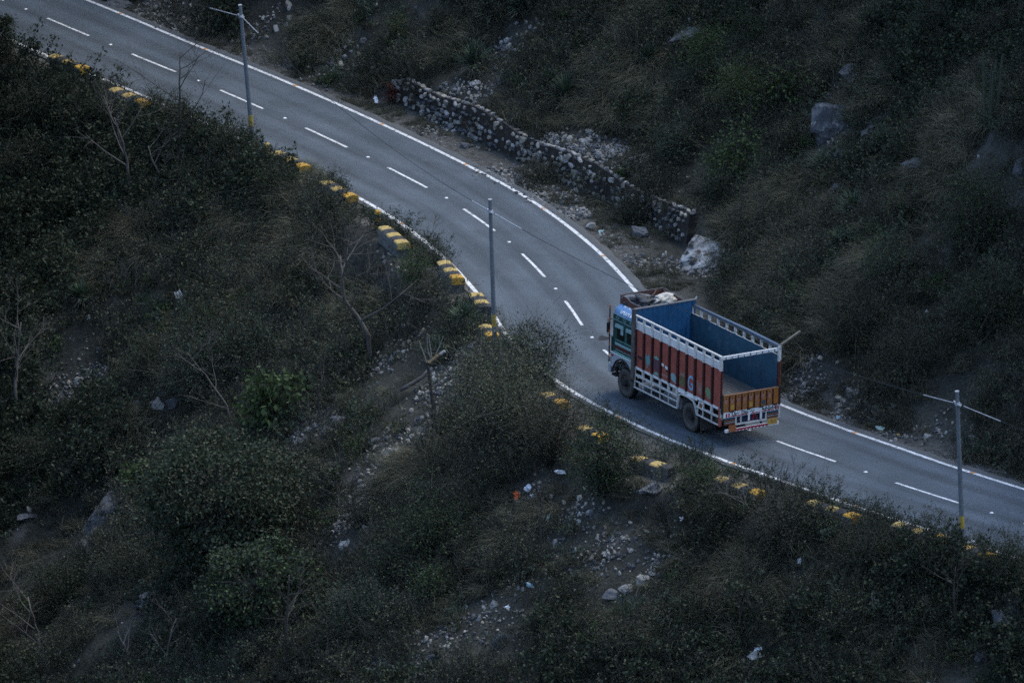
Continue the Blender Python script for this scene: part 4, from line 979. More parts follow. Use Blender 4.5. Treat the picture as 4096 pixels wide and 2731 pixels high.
# ------------------------------------------------------------------ single rocks
def rock(label, px, py, wpx, hpx, mt=R_GREY, seed=1, name='boulder', cuts=10, tilt=0.0, depth=.8, sink=.40, cat='rock', group=None):
    """px, py: middle of the rock in the photograph, wpx x hpx its size there"""
    p = at(px, py + hpx * .35); w = wpx / PXM; h = hpx / PXM
    me_ = rock_mesh(name, seed, cuts + 7, 4 if wpx > 40 else 3, .17, mt)
    k = .70
    o = obj(name, me_, None, (p.x, p.y, p.z + h * (.36 - sink * .5)), (RNG.uniform(-.15, .15), tilt, RNG.uniform(-.5, .5)), (w * k, w * k * depth, h * k * 1.02))
    return tag(o, label, cat, group)
ROCKS = [
 ('large dark angular outcrop with a pale chipped foot on the upper right slope', 1908, 262, 100, 112, R_DARK, 3, 14, 0.1),
 ('pale rounded slab lying above the large dark outcrop', 1957, 158, 52, 40, R_GREY, 5, 9, -.6),
 ('small grey rock wedged just left above the dark outcrop', 1904, 219, 24, 24, R_GREY, 6, 8, -.4),
 ('bluish dark boulder with white flecks on the right slope', 2108, 374, 68, 50, R_DARK, 8, 10, -.3),
 ('grey boulder cut by the right edge of the picture', 2346, 372, 40, 44, R_GREY, 9, 9, -.4),
 ('thin pale blue slab on the upper right slope', 2104, 204, 26, 14, R_PALE, 10, 8, -.6),
 ('pale stone in a row of three high on the right', 2234, 100, 18, 12, R_PALE, 11, 8, -.3),
 ('white streaked limestone outcrop at the slope foot beyond the truck cab', 1622, 576, 138, 80, R_WHITE, 12, 12, -.35),
 ('pale square boulder standing alone beside the road edge', 1359, 516, 27, 24, R_PALE, 14, 12, 0.),
 ('grey boulder half sunk in scrub right of the pale square one', 1472, 530, 44, 34, R_GREY, 15, 10, .4),
 ('grey boulder at the foot of the retaining wall', 1066, 333, 24, 17, R_GREY, 16, 9, 0.),
 ('pale weathered slab on top of the retaining wall end', 1468, 362, 44, 26, R_PALE, 18, 10, -.2),
 ('long grey rock lying on rubble behind the wall', 1425, 338, 30, 14, R_GREY, 19, 8, .3),
 ('grey boulder at the very top edge left of the first pole', 280, 6, 62, 24, R_GREY, 20, 9, 0.),
 ('pale grey rock streak high on the slope at the top right of centre', 1572, 76, 60, 22, R_GREY, 21, 8, -.3),
 ('pale whitewashed rock beside the parapet end above the guard post', 722, 408, 46, 24, R_PALE, 22, 9, .2),
 ('tan boulder under the whitewashed rock above the dry grass', 690, 422, 46, 26, R_TAN, 23, 9, 0.),
 ('pale boulder of the row left of the broad leaved bush', 360, 922, 36, 34, R_PALE, 25, 9, 0.),
 ('mossy dark boulder right next to the pale boulder by the broad leaved bush', 398, 918, 34, 30, R_DARK, 26, 9, 0.),
 ('dark rock at the left end of the boulder row', 322, 926, 42, 28, R_DARK, 27, 9, 0.),
 ('round grey boulder in scrub left of the curved bare tree', 720, 792, 24, 26, R_GREY, 28, 5, 0.),
 ('long dark slab lying aslant on the lower left slope', 238, 1170, 118, 40, R_DARK, 29, 9, -.75),
 ('small rock touching the upper end of the long dark slab', 282, 1160, 24, 20, R_GREY, 30, 9, 0.),
 ('oval pale rock alone at the far left', 64, 1184, 40, 18, R_GREY, 31, 7, -.1),
 ('dark flat rock below the long dark slab', 204, 1246, 58, 34, R_DARK, 32, 9, .1),
 ('grey boulder of the pair right of the broad leaved bush', 778, 962, 38, 28, R_GREY, 33, 9, -.3),
 ('darker boulder below its pair right of the broad leaved bush', 752, 986, 36, 30, R_DARK, 34, 9, 0.),
 ('pale angular slab standing in gravel below the cut stump', 898, 1040, 44, 46, R_PALE, 35, 12, -.7),
 ('pale blue rock on the right part of the lower slope', 1476, 1328, 32, 26, R_PALE, 36, 9, -.3),
 ('flat pale rocky ledge left of the pale blue rock', 1440, 1352, 34, 20, R_PALE, 37, 9, -.2),
 ('mossy grey rock at the end of the pale ledge', 1408, 1360, 32, 24, R_GREY, 38, 9, 0.),
 ('grey slab leaning on the lower slope near the bottom edge', 1146, 1470, 30, 44, R_GREY, 39, 9, .3),
 ('left one of two pale rocks in dark scrub at the far left', 146, 530, 36, 18, R_PALE, 40, 9, 0.),
 ('right one of two pale rocks in dark scrub at the far left', 176, 536, 22, 16, R_PALE, 41, 9, .4),
 ('broken grey concrete lump below the low layby parapet', 1500, 1119, 52, 24, R_GREY, 42, 10, 0.),
 ('dark round boulder near the lower right corner', 2305, 1424, 60, 46, R_DARK, 43, 9, 0.),
 ('pale pointed rock near the bottom of the lower right corner', 2252, 1500, 34, 32, R_GREY, 44, 9, -.4),
 ('dark jagged rock at the lower left below the big tree', 344, 1374, 76, 40, R_DARK, 45, 12, -.4),
 ('pale grey rock at the bottom left of centre', 885, 1526, 34, 22, R_GREY, 46, 9, 0.),
 ('pale rock in the gravelly gully under the big tree', 790, 1250, 26, 20, R_PALE, 47, 9, 0.),
 ('grey rock slab in brown scrub centre left', 860, 1010, 30, 18, R_GREY, 48, 9, -.4),
 ('pale rock between scrub right above the retaining wall', 1352, 300, 18, 14, R_PALE, 49, 9, 0.),
 ('pale knob of rock up the slope under the top agaves', 1092, 190, 26, 16, R_PALE, 50, 9, 0.),
 ('grey rock beside the lower agave on the right slope', 1870, 712, 26, 22, R_GREY, 51, 9, 0.),
 ('flat grey stone by the lowest right scrub', 1735, 1502, 40, 12, R_PALE, 52, 9, -.1)]
ROCKS += [('craggy grey ledge right of the dark outcrop on the upper slope', 1998, 300, 50, 30, R_GREY, 61, 10, -.4), ('broken grey rock step below the dark outcrop', 1930, 352, 44, 26, R_GREY, 62, 10, -.2), ('grey rock face among dry grass above the agave in drooping leaves', 1925, 432, 46, 34, R_GREY, 63, 10, -.4), ('pale cracked rock in the brown scrub beyond the truck', 1876, 600, 34, 24, R_PALE, 64, 10, -.3)]
for lb, px, py, w, h, mt, sd, cu, tl in ROCKS: rock(lb, px, py, w, h, mt, sd, cuts=cu, tilt=tl)

# ------------------------------------------------------------------ scattered cover: one object per kind
def scatter(name, protos, P, Rt, S, idx=None, kind='stuff'):
    col = bpy.data.collections.new(name + '_kinds')
    for i, (pm) in enumerate(protos): col.objects.link(bpy.data.objects.new('%s_kind_%02d' % (name, i), pm))
    me_ = bpy.data.meshes.new(name); n = len(P)
    me_.vertices.add(n); me_.vertices.foreach_set('co', np.asarray(P, np.float32).ravel())
    for nm, tp, dat in (('rot', 'FLOAT_VECTOR', Rt), ('scl', 'FLOAT', S), ('idx', 'INT', idx if idx is not None else NP.integers(0, len(protos), n))):
        a = me_.attributes.new(nm, tp, 'POINT'); a.data.foreach_set('vector' if tp == 'FLOAT_VECTOR' else 'value', np.asarray(dat, np.int32 if tp == 'INT' else np.float32).ravel())
    o = bpy.data.objects.new(name, me_); COL.objects.link(o)
    ng = bpy.data.node_groups.new(name + '_spread', 'GeometryNodeTree')
    ng.interface.new_socket('Geometry', in_out='INPUT', socket_type='NodeSocketGeometry'); ng.interface.new_socket('Geometry', in_out='OUTPUT', socket_type='NodeSocketGeometry')
    N = ng.nodes; L = ng.links
    gi = N.new('NodeGroupInput'); go = N.new('NodeGroupOutput'); ip = N.new('GeometryNodeInstanceOnPoints'); ci = N.new('GeometryNodeCollectionInfo')
    ci.inputs['Collection'].default_value = col; ci.inputs['Separate Children'].default_value = True; ci.inputs['Reset Children'].default_value = True
    L.new(gi.outputs[0], ip.inputs['Points']); L.new(ci.outputs[0], ip.inputs['Instance']); ip.inputs['Pick Instance'].default_value = True
    def na(nm, tp):
        x = N.new('GeometryNodeInputNamedAttribute'); x.data_type = tp; x.inputs['Name'].default_value = nm; return x.outputs[0]
    L.new(na('idx', 'INT'), ip.inputs['Instance Index']); L.new(na('scl', 'FLOAT'), ip.inputs['Scale'])
    er = N.new('FunctionNodeEulerToRotation'); L.new(na('rot', 'FLOAT_VECTOR'), er.inputs[0]); L.new(er.outputs[0], ip.inputs['Rotation'])
    L.new(ip.outputs[0], go.inputs[0])
    md = o.modifiers.new('spread', 'NODES'); md.node_group = ng
    return tag(o, kind=kind)
def cloud(patches):
    """points on the ground in round patches: (px, py, radius in metres, count)"""
    X = []; Y = []
    for px, py, r, n in patches:
        c = at(px, py); a = NP.uniform(0, 2 * np.pi, n); q = r * np.sqrt(NP.uniform(0, 1, n)) * NP.uniform(.3, 1.1, n)
        X.append(c.x + q * np.cos(a)); Y.append(c.y + q * np.sin(a))
    return np.concatenate(X), np.concatenate(Y)
def rnd_rot(n, tilt=np.pi): return np.stack([NP.uniform(-tilt, tilt, n), NP.uniform(-tilt, tilt, n), NP.uniform(0, 6.28, n)], 1)
def spread(n, x0=-30, x1=34, y0=-34, y1=64, lo=4.0, hi=40):
    x = NP.uniform(x0, x1, n); y = NP.uniform(y0, y1, n); s, d = sd_of(x, y)
    k = np.where(d > 0, d > right_edge(s) - .3, -d > left_edge(s) - .1) & (np.abs(d) < hi)
    return x[k], y[k], s[k], d[k]
SM = [rock_mesh('rubble_stone', 70 + i, 7, 1, .08, m_, sq) for i, (m_, sq) in enumerate([(R_PALE, (1, .8, .6)), (R_PALE, (1, .7, .5)), (R_GREY, (1, .8, .6)), (R_GREY, (1, .9, .7)), (R_TAN, (1, .8, .6))])]
x, y = cloud([(1330, 335, 1.1, 260), (1400, 350, 1.0, 260), (1270, 318, .8, 120), (1150, 300, .8, 80), (1030, 215, 1.0, 160), (1080, 245, .7, 70), (1440, 380, .7, 140), (1200, 400, 1.0, 90),
              (1120, 400, 1.2, 90), (1260, 455, 1.5, 220), (1320, 490, .9, 260), (1180, 420, 1.0, 120), (1010, 300, 1.2, 60), (1600, 620, 1.6, 200), (1700, 530, 1.0, 120), (1480, 600, 1.3, 60),
              (880, 1090, 2.8, 330), (940, 1000, 2.6, 240), (830, 1150, 2.2, 170), (1040, 850, 2.0, 100), (930, 800, 2.0, 90), (560, 1040, 2.0, 60), (1300, 1300, 3.0, 120), (1540, 1240, 2.5, 70), (1900, 320, 2.0, 60), (2020, 420, 2.4, 60), (1980, 220, 2.0, 50), (1880, 640, 2.0, 50), (880, 830, 1.4, 120), (1000, 900, 1.2, 120), (690, 1000, 1.5, 150), (170, 880, 1.6, 120), (100, 930, 1.0, 60), (220, 850, .7, 40),
              (780, 1200, 1.2, 160), (720, 1250, 1.2, 100), (1230, 1130, 1.3, 60), (1330, 1180, 1.6, 200), (1400, 1260, 1.4, 140), (1500, 1300, 1.2, 80), (1120, 1420, 2.0, 140), (1000, 1500, 2.0, 160), (900, 1520, 1.8, 120),
              (360, 30, 1.6, 200), (430, 60, 1.5, 160), (600, 60, 1.2, 60), (840, 200, 1.0, 60), (760, 170, 1.4, 80), (1210, 90, .9, 70), (1150, 130, 1.0, 60), (1110, 210, .8, 50), (1560, 100, 1.2, 60),
              (1830, 860, 1.2, 120), (1850, 900, 1.2, 120), (1950, 960, 1.0, 60), (2040, 1000, 1.2, 60), (2150, 990, 1.0, 60), (1640, 480, 1.0, 60), (1800, 700, 1.2, 30), (600, 1500, 1.8, 60), (1650, 1500, 3.0, 120), (1900, 1420, 3.0, 60), (2100, 1480, 3.0, 60)])
z = zat(x, y); n = len(x)
scatter('rubble', SM, np.stack([x, y, z + .035], 1), rnd_rot(n), np.abs(NP.normal(.0, .05, n)) + .03)
x, y, s, d = spread(26000); n = len(x)
kp = (fbm(x, y, 3.0, 3, 31) > .2); x, y = x[kp], y[kp]; n = len(x)
scatter('gravel', SM, np.stack([x, y, zat(x, y)], 1), rnd_rot(n), np.abs(NP.normal(0, .018, n)) + .012)
s_ = np.concatenate([NP.uniform(-4, 78, 2600), NP.uniform(16.5, 39, 1500), NP.uniform(17, 40, 900)]); d_ = np.concatenate([NP.uniform(3.35, 4.6, 2600), NP.uniform(3.5, 5.4, 1500), right_edge(s_[4100:]) + NP.uniform(.25, 1.1, 900)])
k = (np.abs(d_ - right_edge(s_)) > .22) | (s_ > 40) | (s_ < 16); s_, d_ = s_[k], d_[k]; k = fbm(s_, d_, 3.0, 3, 77) > -.1; s_, d_ = s_[k], d_[k]
xy = np.array([road_pt(a, b)[:2] for a, b in zip(s_, d_)]); n2 = len(xy)
scatter('verge_gravel', SM, np.stack([xy[:, 0], xy[:, 1], zat(xy[:, 0], xy[:, 1]) + .01], 1), rnd_rot(n2), np.abs(NP.normal(0, .03, n2)) + .018)
x2, y2, s, d = spread(1900); n2 = len(x2)
scatter('loose_stones', SM, np.stack([x2, y2, zat(x2, y2) + .16], 1), rnd_rot(n2), np.abs(NP.normal(0, .05, n2)) + .035)
print('stones', n1_, n2_, n3_, n4_, n5_, 'gravel', n)

# ------------------------------------------------------------------ litter
def scrap_mesh(name, w, h, seed, mt, crumple=.45):
    r = random.Random(seed); mb = MB(); n = 4
    g = [[Vector(((i / n - .5) * w + r.gauss(0, .14) * w, (j / n - .5) * h * r.uniform(.5, 1.1) + r.gauss(0, .13) * h, r.uniform(0, 1) * crumple * min(w, h))) for j in range(n + 1)] for i in range(n + 1)]
    for t in (0, 1):
        for i in range(n + 1):
            for j in range(n + 1): mb.v.append(tuple(g[i][j] - Vector((0, 0, .012 * t))))
    N1 = (n + 1) ** 2
    for i in range(n):
        for j in range(n):
            a = i * (n + 1) + j; mb.f.append((a, a + n + 1, a + n + 2, a + 1)); mb.m.append(0); mb.f.append((N1 + a, N1 + a + 1, N1 + a + n + 2, N1 + a + n + 1)); mb.m.append(0)
    for k in range(n):
        for (a, b) in ((k, k + 1), (n * (n + 1) + k + 1, n * (n + 1) + k)): mb.f.append((a, b, N1 + b, N1 + a)); mb.m.append(0)
        for (a, b) in (((k + 1) * (n + 1), k * (n + 1)), (k * (n + 1) + n, (k + 1) * (n + 1) + n)): mb.f.append((a, b, N1 + b, N1 + a)); mb.m.append(0)
    return mb.mesh(name, mt)
LW = mat('litter_white', (0.62, 0.64, 0.66), (0.5, 0.52, 0.55), 9., .6); LB = mat('litter_pale_blue', (0.25, 0.42, 0.52), (0.35, 0.48, 0.55), 9., .6)
LO = mat('litter_orange', (0.55, 0.13, 0.035), (0.40, 0.08, 0.03), 30., .6); LP = mat('litter_pink', (0.42, 0.22, 0.18), rough=.7); LG = mat('litter_pale_green', (0.42, 0.52, 0.46), rough=.6)
LITTER_AT = []
def litter(label, px, py, w, h, mt, name='litter_scrap', cat='litter', stand=.6, seed=None):
    LITTER_AT.append((px, py + h * .6, .30)); p = at(px, py); seed = seed or int(px * 7 + py)
    me_ = scrap_mesh(name, w / PXM * .95, h / PXM * 1.1, seed, mt)
    o = obj(name, me_, None, (p.x, p.y - .10, p.z + .26), (stand + .5, RNG.uniform(-.3, .3), RNG.uniform(-.5, .5))); return tag(o, label, cat)
for a in [('orange plastic packet lying upright on the lower slope', 1186, 1150, 14, 18, LO, 'plastic_packet', 'packet'),
          ('white crumpled bag right of the orange packet', 1213, 1136, 16, 16, LW, 'plastic_bag', 'bag'),
          ('small white cup below right of the orange packet', 1222, 1153, 8, 8, LW, 'paper_cup', 'cup'),
          ('white and blue carton scrap between the two brown shrubs', 1102, 1056, 9, 12, LW, 'carton_scrap', 'carton'),
          ('white packet with blue edge far below the orange packet', 1114, 1276, 10, 12, LW, 'plastic_packet', 'packet'),
          ('pinkish packet right beside the white one with blue edge', 1142, 1283, 9, 12, LP, 'plastic_packet', 'packet'),
          ('pale blue rag low in the middle of the slope', 1216, 1358, 15, 10, LB, 'cloth_rag', 'rag'),
          ('white paper bits up the slope from the orange packet', 1288, 1098, 20, 8, LW, 'paper_scrap', 'paper'),
          ('pale green bottle shaped scrap in the low gravel', 1258, 1205, 6, 14, LG, 'plastic_bottle', 'bottle'),
          ('white paper scrap high left of the orange packet', 1168, 1190, 8, 7, LW, 'paper_scrap', 'paper'),
          ('white bag scrap under the middle pole by the brown twigs', 862, 782, 12, 8, LW, 'plastic_bag', 'bag'),
          ('white plastic bottle lying at the uphill road edge below the square boulder', 1382, 546, 16, 9, LG, 'plastic_bottle', 'bottle'),
          ('white and blue bag standing on the uphill verge near the wall end', 863, 244, 10, 17, LW, 'plastic_bag', 'bag'),
          ('white torn sack half buried in the left scrub', 411, 694, 18, 24, LW, 'torn_sack', 'sack'),
          ('pale green bag on the right verge beyond the truck', 2020, 997, 24, 10, LG, 'plastic_bag', 'bag'),
          ('tiny yellow wrapper on the right verge', 2062, 1012, 7, 5, PYF, 'candy_wrapper', 'wrapper'),
          ('white blue cloth scrap on the right verge nearest the truck tail', 1924, 972, 9, 7, LB, 'cloth_rag', 'rag'),
          ('white ball of paper at the foot of the rightmost pole', 2235, 1260, 10, 9, LW, 'paper_ball', 'paper'),
          ('tan crumpled paper at the right edge below the road', 2318, 1264, 10, 8, R_TAN, 'paper_ball', 'paper'),
          ('white scrap in the scrub below the right parapets', 1988, 1302, 9, 10, LW, 'paper_scrap', 'paper'),
          ('long white scrap near the bottom right of centre', 1742, 1503, 18, 7, LW, 'paper_scrap', 'paper'),
          ('white wrapper in the scrub under the low layby parapet', 1565, 1206, 9, 10, LW, 'plastic_wrapper', 'wrapper'),
          ('white cloth piece on the dark slope left of the torn sack', 205, 742, 8, 10, LW, 'cloth_rag', 'rag'),
          ('white shredded bag by the bottom middle stones', 1165, 1408, 10, 8, LW, 'plastic_bag', 'bag'),
          ('white lid in the bottom right scrub', 2005, 1386, 9, 8, LW, 'plastic_scrap', 'litter'),
          ('white leaflet below the brown shrub at the right', 1835, 1302, 8, 12, LW, 'paper_scrap', 'paper')]: litter(*a)



# ------------------------------------------------------------------ vegetation
class NM:
    """numpy mesh of loose quads"""
    def __init__(s): s.V = []; s.m = []
    def quads(s, V, m=0): s.V.append(np.asarray(V, np.float32).reshape(-1, 4, 3)); s.m.append(np.full(len(s.V[-1]), m, np.int32))
    def leaves(s, C, A, B, m=0, fold=0.0):
        """pointed leaf: C base, A to the tip, B half width"""
        s.quads(np.stack([C, C + A * .45 + B, C + A, C + A * .45 - B], 1), m)
    def blades(s, P, W, m=0):
        """P (n,k,3) centre line, W (n,k,3) half width vectors"""
        for i in range(P.shape[1] - 1):
            s.quads(np.stack([P[:, i] - W[:, i], P[:, i] + W[:, i], P[:, i + 1] + W[:, i + 1], P[:, i + 1] - W[:, i + 1]], 1), m)
    def mesh(s, name, mats):
        V = np.concatenate(s.V); m = np.concatenate(s.m); n = len(V)
        me_ = bpy.data.meshes.new(name)
        me_.vertices.add(n * 4); me_.vertices.foreach_set('co', V.reshape(-1))
        me_.loops.add(n * 4); me_.loops.foreach_set('vertex_index', np.arange(n * 4, dtype=np.int32))
        me_.polygons.add(n); me_.polygons.foreach_set('loop_start', np.arange(0, n * 4, 4, dtype=np.int32))
        for mt in (mats if isinstance(mats, (list, tuple)) else [mats]): me_.materials.append(mt)
        me_.polygons.foreach_set('material_index', m); me_.update(calc_edges=True)
        return me_
def unit(v): return v / np.maximum(np.linalg.norm(v, axis=-1, keepdims=True), 1e-9)
def rdir(n, up=0.0):
    v = NP.normal(0, 1, (n, 3)); v[:, 2] += up; return unit(v)
def side_of(A):
    r = NP.normal(0, 1, A.shape); return unit(np.cross(A, r))

def leafm(name, c1, c2, tr=.25, isl=.48, ov=.12):
    c1 = (c1[0] * .88, c1[1], c1[2] * .90); c2 = (c2[0] * .88, c2[1], c2[2] * .90)
    return mat(name, c1, c2, 1.2, .65, island=isl, objvar=ov, trans=tr, spec=.25)
DRY = leafm('dry_grass', (0.115, 0.099, 0.072), (0.066, 0.057, 0.042), .15)
DRYR = leafm('russet_dry_scrub', (0.060, 0.052, 0.040), (0.040, 0.036, 0.028), .1)
TWIG = leafm('grey_twig', (0.075, 0.069, 0.062), (0.046, 0.042, 0.038), 0, .3)
TWIGD = leafm('dark_twig', (0.040, 0.035, 0.031), (0.028, 0.025, 0.022), 0, .3)
BARK = mat('grey_bark', (0.12, 0.105, 0.092), (0.075, 0.066, 0.058), 6., .9, .6, 25)
BARKD = mat('dark_bark', (0.05, 0.044, 0.038), (0.035, 0.03, 0.027), 6., .9, .6, 25)
LDARK = leafm('dark_green_leaf', (0.021, 0.028, 0.018), (0.031, 0.040, 0.024))  # green of the dark bushes, lowered further to darken the outer slope
LMID = leafm('mid_green_leaf', (0.042, 0.066, 0.026), (0.055, 0.080, 0.030))
LOLV = leafm('olive_leaf', (0.075, 0.074, 0.045), (0.052, 0.055, 0.033))
LGRY = leafm('grey_green_leaf', (0.070, 0.086, 0.064), (0.048, 0.062, 0.046))
LYEL = leafm('yellow_green_leaf', (0.070, 0.088, 0.034), (0.052, 0.070, 0.028))
LBRN = leafm('brown_leaf', (0.066, 0.058, 0.040), (0.043, 0.039, 0.028))
AGV = leafm('agave_leaf', (0.055, 0.080, 0.052), (0.034, 0.052, 0.038), .05, .3)
AGVD = leafm('dead_agave_leaf', (0.15, 0.125, 0.09), (0.09, 0.075, 0.055), .05, .3)

LOLB = leafm('pale_olive_leaf', (0.150, 0.140, 0.090), (0.10, 0.10, 0.065))
def grass_mesh(name, n, h, spread_, lean, w=.007, mt=DRY, droop=.5):
    nm = NM(); b = NP.normal(0, spread_, (n, 3)); b[:, 2] = -.05
    d = rdir(n, 1.2); d[:, 2] = np.abs(d[:, 2]) + .35; d[:, 0] += lean; d = unit(d)
    L = h * NP.uniform(.45, 1.1, n)[:, None]
    P = [b]; cur = b.copy(); dd = d.copy()
    for k in range(3):
        cur = cur + dd * L / 3; P.append(cur.copy()); dd[:, 2] -= droop * NP.uniform(.4, 1.2, n); dd[:, 0] += lean * .25; dd = unit(dd)
    P = np.stack(P, 1); S_ = side_of(d); W = np.stack([S_ * w * f for f in (1, .9, .65, .15)], 1)
    nm.blades(P, W); return nm.mesh(name, mt)
def twig_paths(nm, base, d, L, w, levels, m=0, tips=None, kids=4, up=.15, spreadk=.8):
    n = len(base); mid = base + d * L[:, None] * .5 + NP.normal(0, .05, (n, 3)) * L[:, None]; tip = base + d * L[:, None] + NP.normal(0, .09, (n, 3)) * L[:, None]
    S_ = side_of(d); P = np.stack([base, mid, tip], 1); W = np.stack([S_ * w[:, None], S_ * w[:, None] * .8, S_ * w[:, None] * .45], 1)
    nm.blades(P, W, m); S2 = unit(np.cross(d, S_)); nm.blades(P, np.stack([S2 * w[:, None], S2 * w[:, None] * .8, S2 * w[:, None] * .45], 1), m)
    if tips is not None: tips.append(tip); tips.append(mid)
    if levels:
        t = NP.uniform(.3, 1.0, (n, kids)); b2 = np.where(t[..., None] < .5, base[:, None] + (mid - base)[:, None] * (t[..., None] * 2), mid[:, None] + (tip - mid)[:, None] * (t[..., None] * 2 - 1)).reshape(-1, 3)
        d2 = unit(np.repeat(d, kids, 0) + NP.normal(0, spreadk, (n * kids, 3)) * .6 + np.array([0, 0, up])); L2 = np.repeat(L, kids) * NP.uniform(.3, .6, n * kids)
        twig_paths(nm, b2, d2, L2, np.repeat(w, kids) * .62, levels - 1, m, tips, kids, up, spreadk)
def scrub_mesh(name, h, nst, kids, leaf_n, leaf, mats, w=.008, splay=.9, levels=2):
    nm = NM(); b = NP.normal(0, .08, (nst, 3)); b[:, 2] = -.05
    d = NP.normal(0, splay, (nst, 3)); d[:, 2] = NP.uniform(.5, 1.3, nst); d = unit(d); tips = []
    twig_paths(nm, b, d, h * NP.uniform(.6, 1.05, nst), np.full(nst, w), levels, 0, tips, kids)
    if leaf_n:
        T_ = np.concatenate(tips); c = T_[NP.integers(0, len(T_), leaf_n)] + NP.normal(0, .05 * h, (leaf_n, 3)); c[:, 2] = np.abs(c[:, 2])
        A = rdir(leaf_n, .3) * (leaf * NP.uniform(.6, 1.3, leaf_n))[:, None]; nm.leaves(c, A, side_of(A) * (leaf * .26), 1)
    return nm.mesh(name, mats)
# --- carpet of dry grass, scrub and low green plants
GR = [grass_mesh('dry_tuft', 110, .55, .16, .35), grass_mesh('dry_tuft', 90, .75, .20, .55, droop=.7), grass_mesh('dry_tuft', 120, .40, .22, .25), grass_mesh('russet_tuft', 110, .5, .2, .4, mt=DRYR)]
SB = [scrub_mesh('twiggy_scrub', .8, 11, 5, 150, .08, [TWIG, LBRN]), scrub_mesh('twiggy_scrub', .65, 12, 5, 170, .08, [TWIGD, LOLV]), scrub_mesh('twiggy_scrub', 1.0, 10, 5, 120, .08, [TWIG, LOLV]),
      scrub_mesh('russet_scrub', .7, 12, 5, 170, .08, [DRYR, LBRN]), scrub_mesh('green_scrub', .65, 10, 4, 330, .095, [TWIGD, LGRY]), scrub_mesh('green_scrub', .55, 10, 4, 300, .09, [TWIGD, LMID]), scrub_mesh('green_scrub', .7, 10, 4, 300, .10, [TWIGD, LOLV])]
def downhill_az(x, y):
    e = .6; gx = zat(x + e, y) - zat(x - e, y); gy = zat(x, y + e) - zat(x, y - e); return np.arctan2(-gy, -gx)
bare = [(880, 1090, 1.6), (940, 1000, 1.2), (1330, 335, 1.2), (1400, 352, 1.1), (1030, 215, 1.0), (170, 880, 1.2), (1260, 455, .8), (1320, 490, .8), (1330, 1180, 1.2), (1620, 580, 1.0), (1850, 880, .8), (1420, 1000, 1.2), (1560, 1050, 1.0), (930, 830, 1.5), (1010, 880, 1.2), (880, 900, 1.1), (960, 950, 1.5), (830, 1180, 1.2), (720, 990, 1.1), (1060, 830, .9), (380, 35, 1.5), (430, 62, 1.2), (600, 72, 1.5), (670, 105, 1.4), (740, 130, 1.2), (1905, 935, 1.2), (2170, 992, 1.2), (1240, 1150, 1.1), (1400, 1270, 1.2), (1470, 1340, .9), (1110, 210, .8), (1080, 240, .7), (1150, 130, .7), (1190, 105, .6), (1130, 1440, 1.1), (1000, 1510, 1.2)]
BX = np.array([(at(a, b).x, at(a, b).y, r) for a, b, r in bare + [(q[1], q[2] + q[4] * .62, .42 * q[3] / PXM + .18) for q in ROCKS] + LITTER_AT])
def keep_bare(x, y, p=.05):
    k = np.ones(len(x), bool)
    for bx, by, r in BX: k &= ~((np.hypot(x - bx, (y - by) * .6) < r) & (NP.random(len(x)) > p))
    return k
def wallfree(s, d): return ~((d > 0) & (s > 15.8) & (s < 39.8) & (d > right_edge(s) - .55 + sstep(27, 33, s) * .5) & (d < right_edge(s) + .30)) & ~((d < 0) & (s > 32.6) & (s < 39.6) & (-d < left_edge(s) + .35) & (-d > left_edge(s) - .3))
def rim(x, y): return np.hypot((x - 1) / 17.0, (y - 2) / 30.0)  # distance from the middle; thins paler plants outwards so the corners darken
def cover(name, protos, n, sc, mask=None, zrot=None, **k):
    x, y, s, d = spread(n, **k)
    m = keep_bare(x, y) & wallfree(s, d)
    if mask is not None: m &= mask(x, y, s, d)
    x, y = x[m], y[m]; c = len(x)
    r = np.stack([NP.normal(0, .12, c), NP.normal(0, .12, c), NP.uniform(0, 6.28, c)], 1)
    if zrot: r[:, 2] = downhill_az(x, y) + NP.normal(0, .5, c)
    scatter(name, protos, np.stack([x, y, zat(x, y)], 1), r, NP.uniform(*sc, c)); return c
c1 = cover('dry_grass', GR, 40000, (.6, 1.35), lambda x, y, s, d: (fbm(x, y, 3.5, 4, 41) > -.16) & (rim(x, y) + .5 * fbm(x, y, 6.0, 3, 61) < 1.1), True)
c2 = cover('dry_scrub', SB[:4], 22000, (.55, 1.45), lambda x, y, s, d: (fbm(x, y, 4.0, 3, 43) > -.2) & (rim(x, y) + .5 * fbm(x, y, 6.0, 3, 62) < 1.2))
c3 = cover('green_undergrowth', SB[4:], 13000, (.55, 1.3), lambda x, y, s, d: fbm(x, y, 4.0, 3, 47) > .05)
# --- weeds that lean over the edge line
WD = [scrub_mesh('weed', .95, 7, 3, 260, .07, [TWIGD, LOLV], .006, .35), scrub_mesh('weed', .8, 7, 3, 300, .07, [TWIGD, LDARK], .006, .4), scrub_mesh('weed', .7, 9, 3, 200, .06, [TWIG, LGRY], .006, .4), grass_mesh('weed_grass', 70, .6, .12, 0)]
ws, wd = [], []
for s0, s1, n, a, b in ((13, 21, 60, 3.5, 4.6), (21, 27, 34, 3.4, 4.6), (-2, 12, 22, 3.6, 4.6), (27, 33, 20, 3.8, 4.8), (33, 38, 22, 3.25, 3.9), (44, 52, 75, 3.2, 4.5), (52, 60, 30, 3.4, 6), (60, 68, 60, 3.6, 6.2), (66, 80, 150, 3.35, 5.2)):
    ws.append(NP.uniform(s0, s1, n)); wd.append(-NP.uniform(a, b, n))
ws = np.concatenate(ws); wd = np.concatenate(wd); xy = np.array([road_pt(a, b)[:2] for a, b in zip(ws, wd)]); n = len(ws)
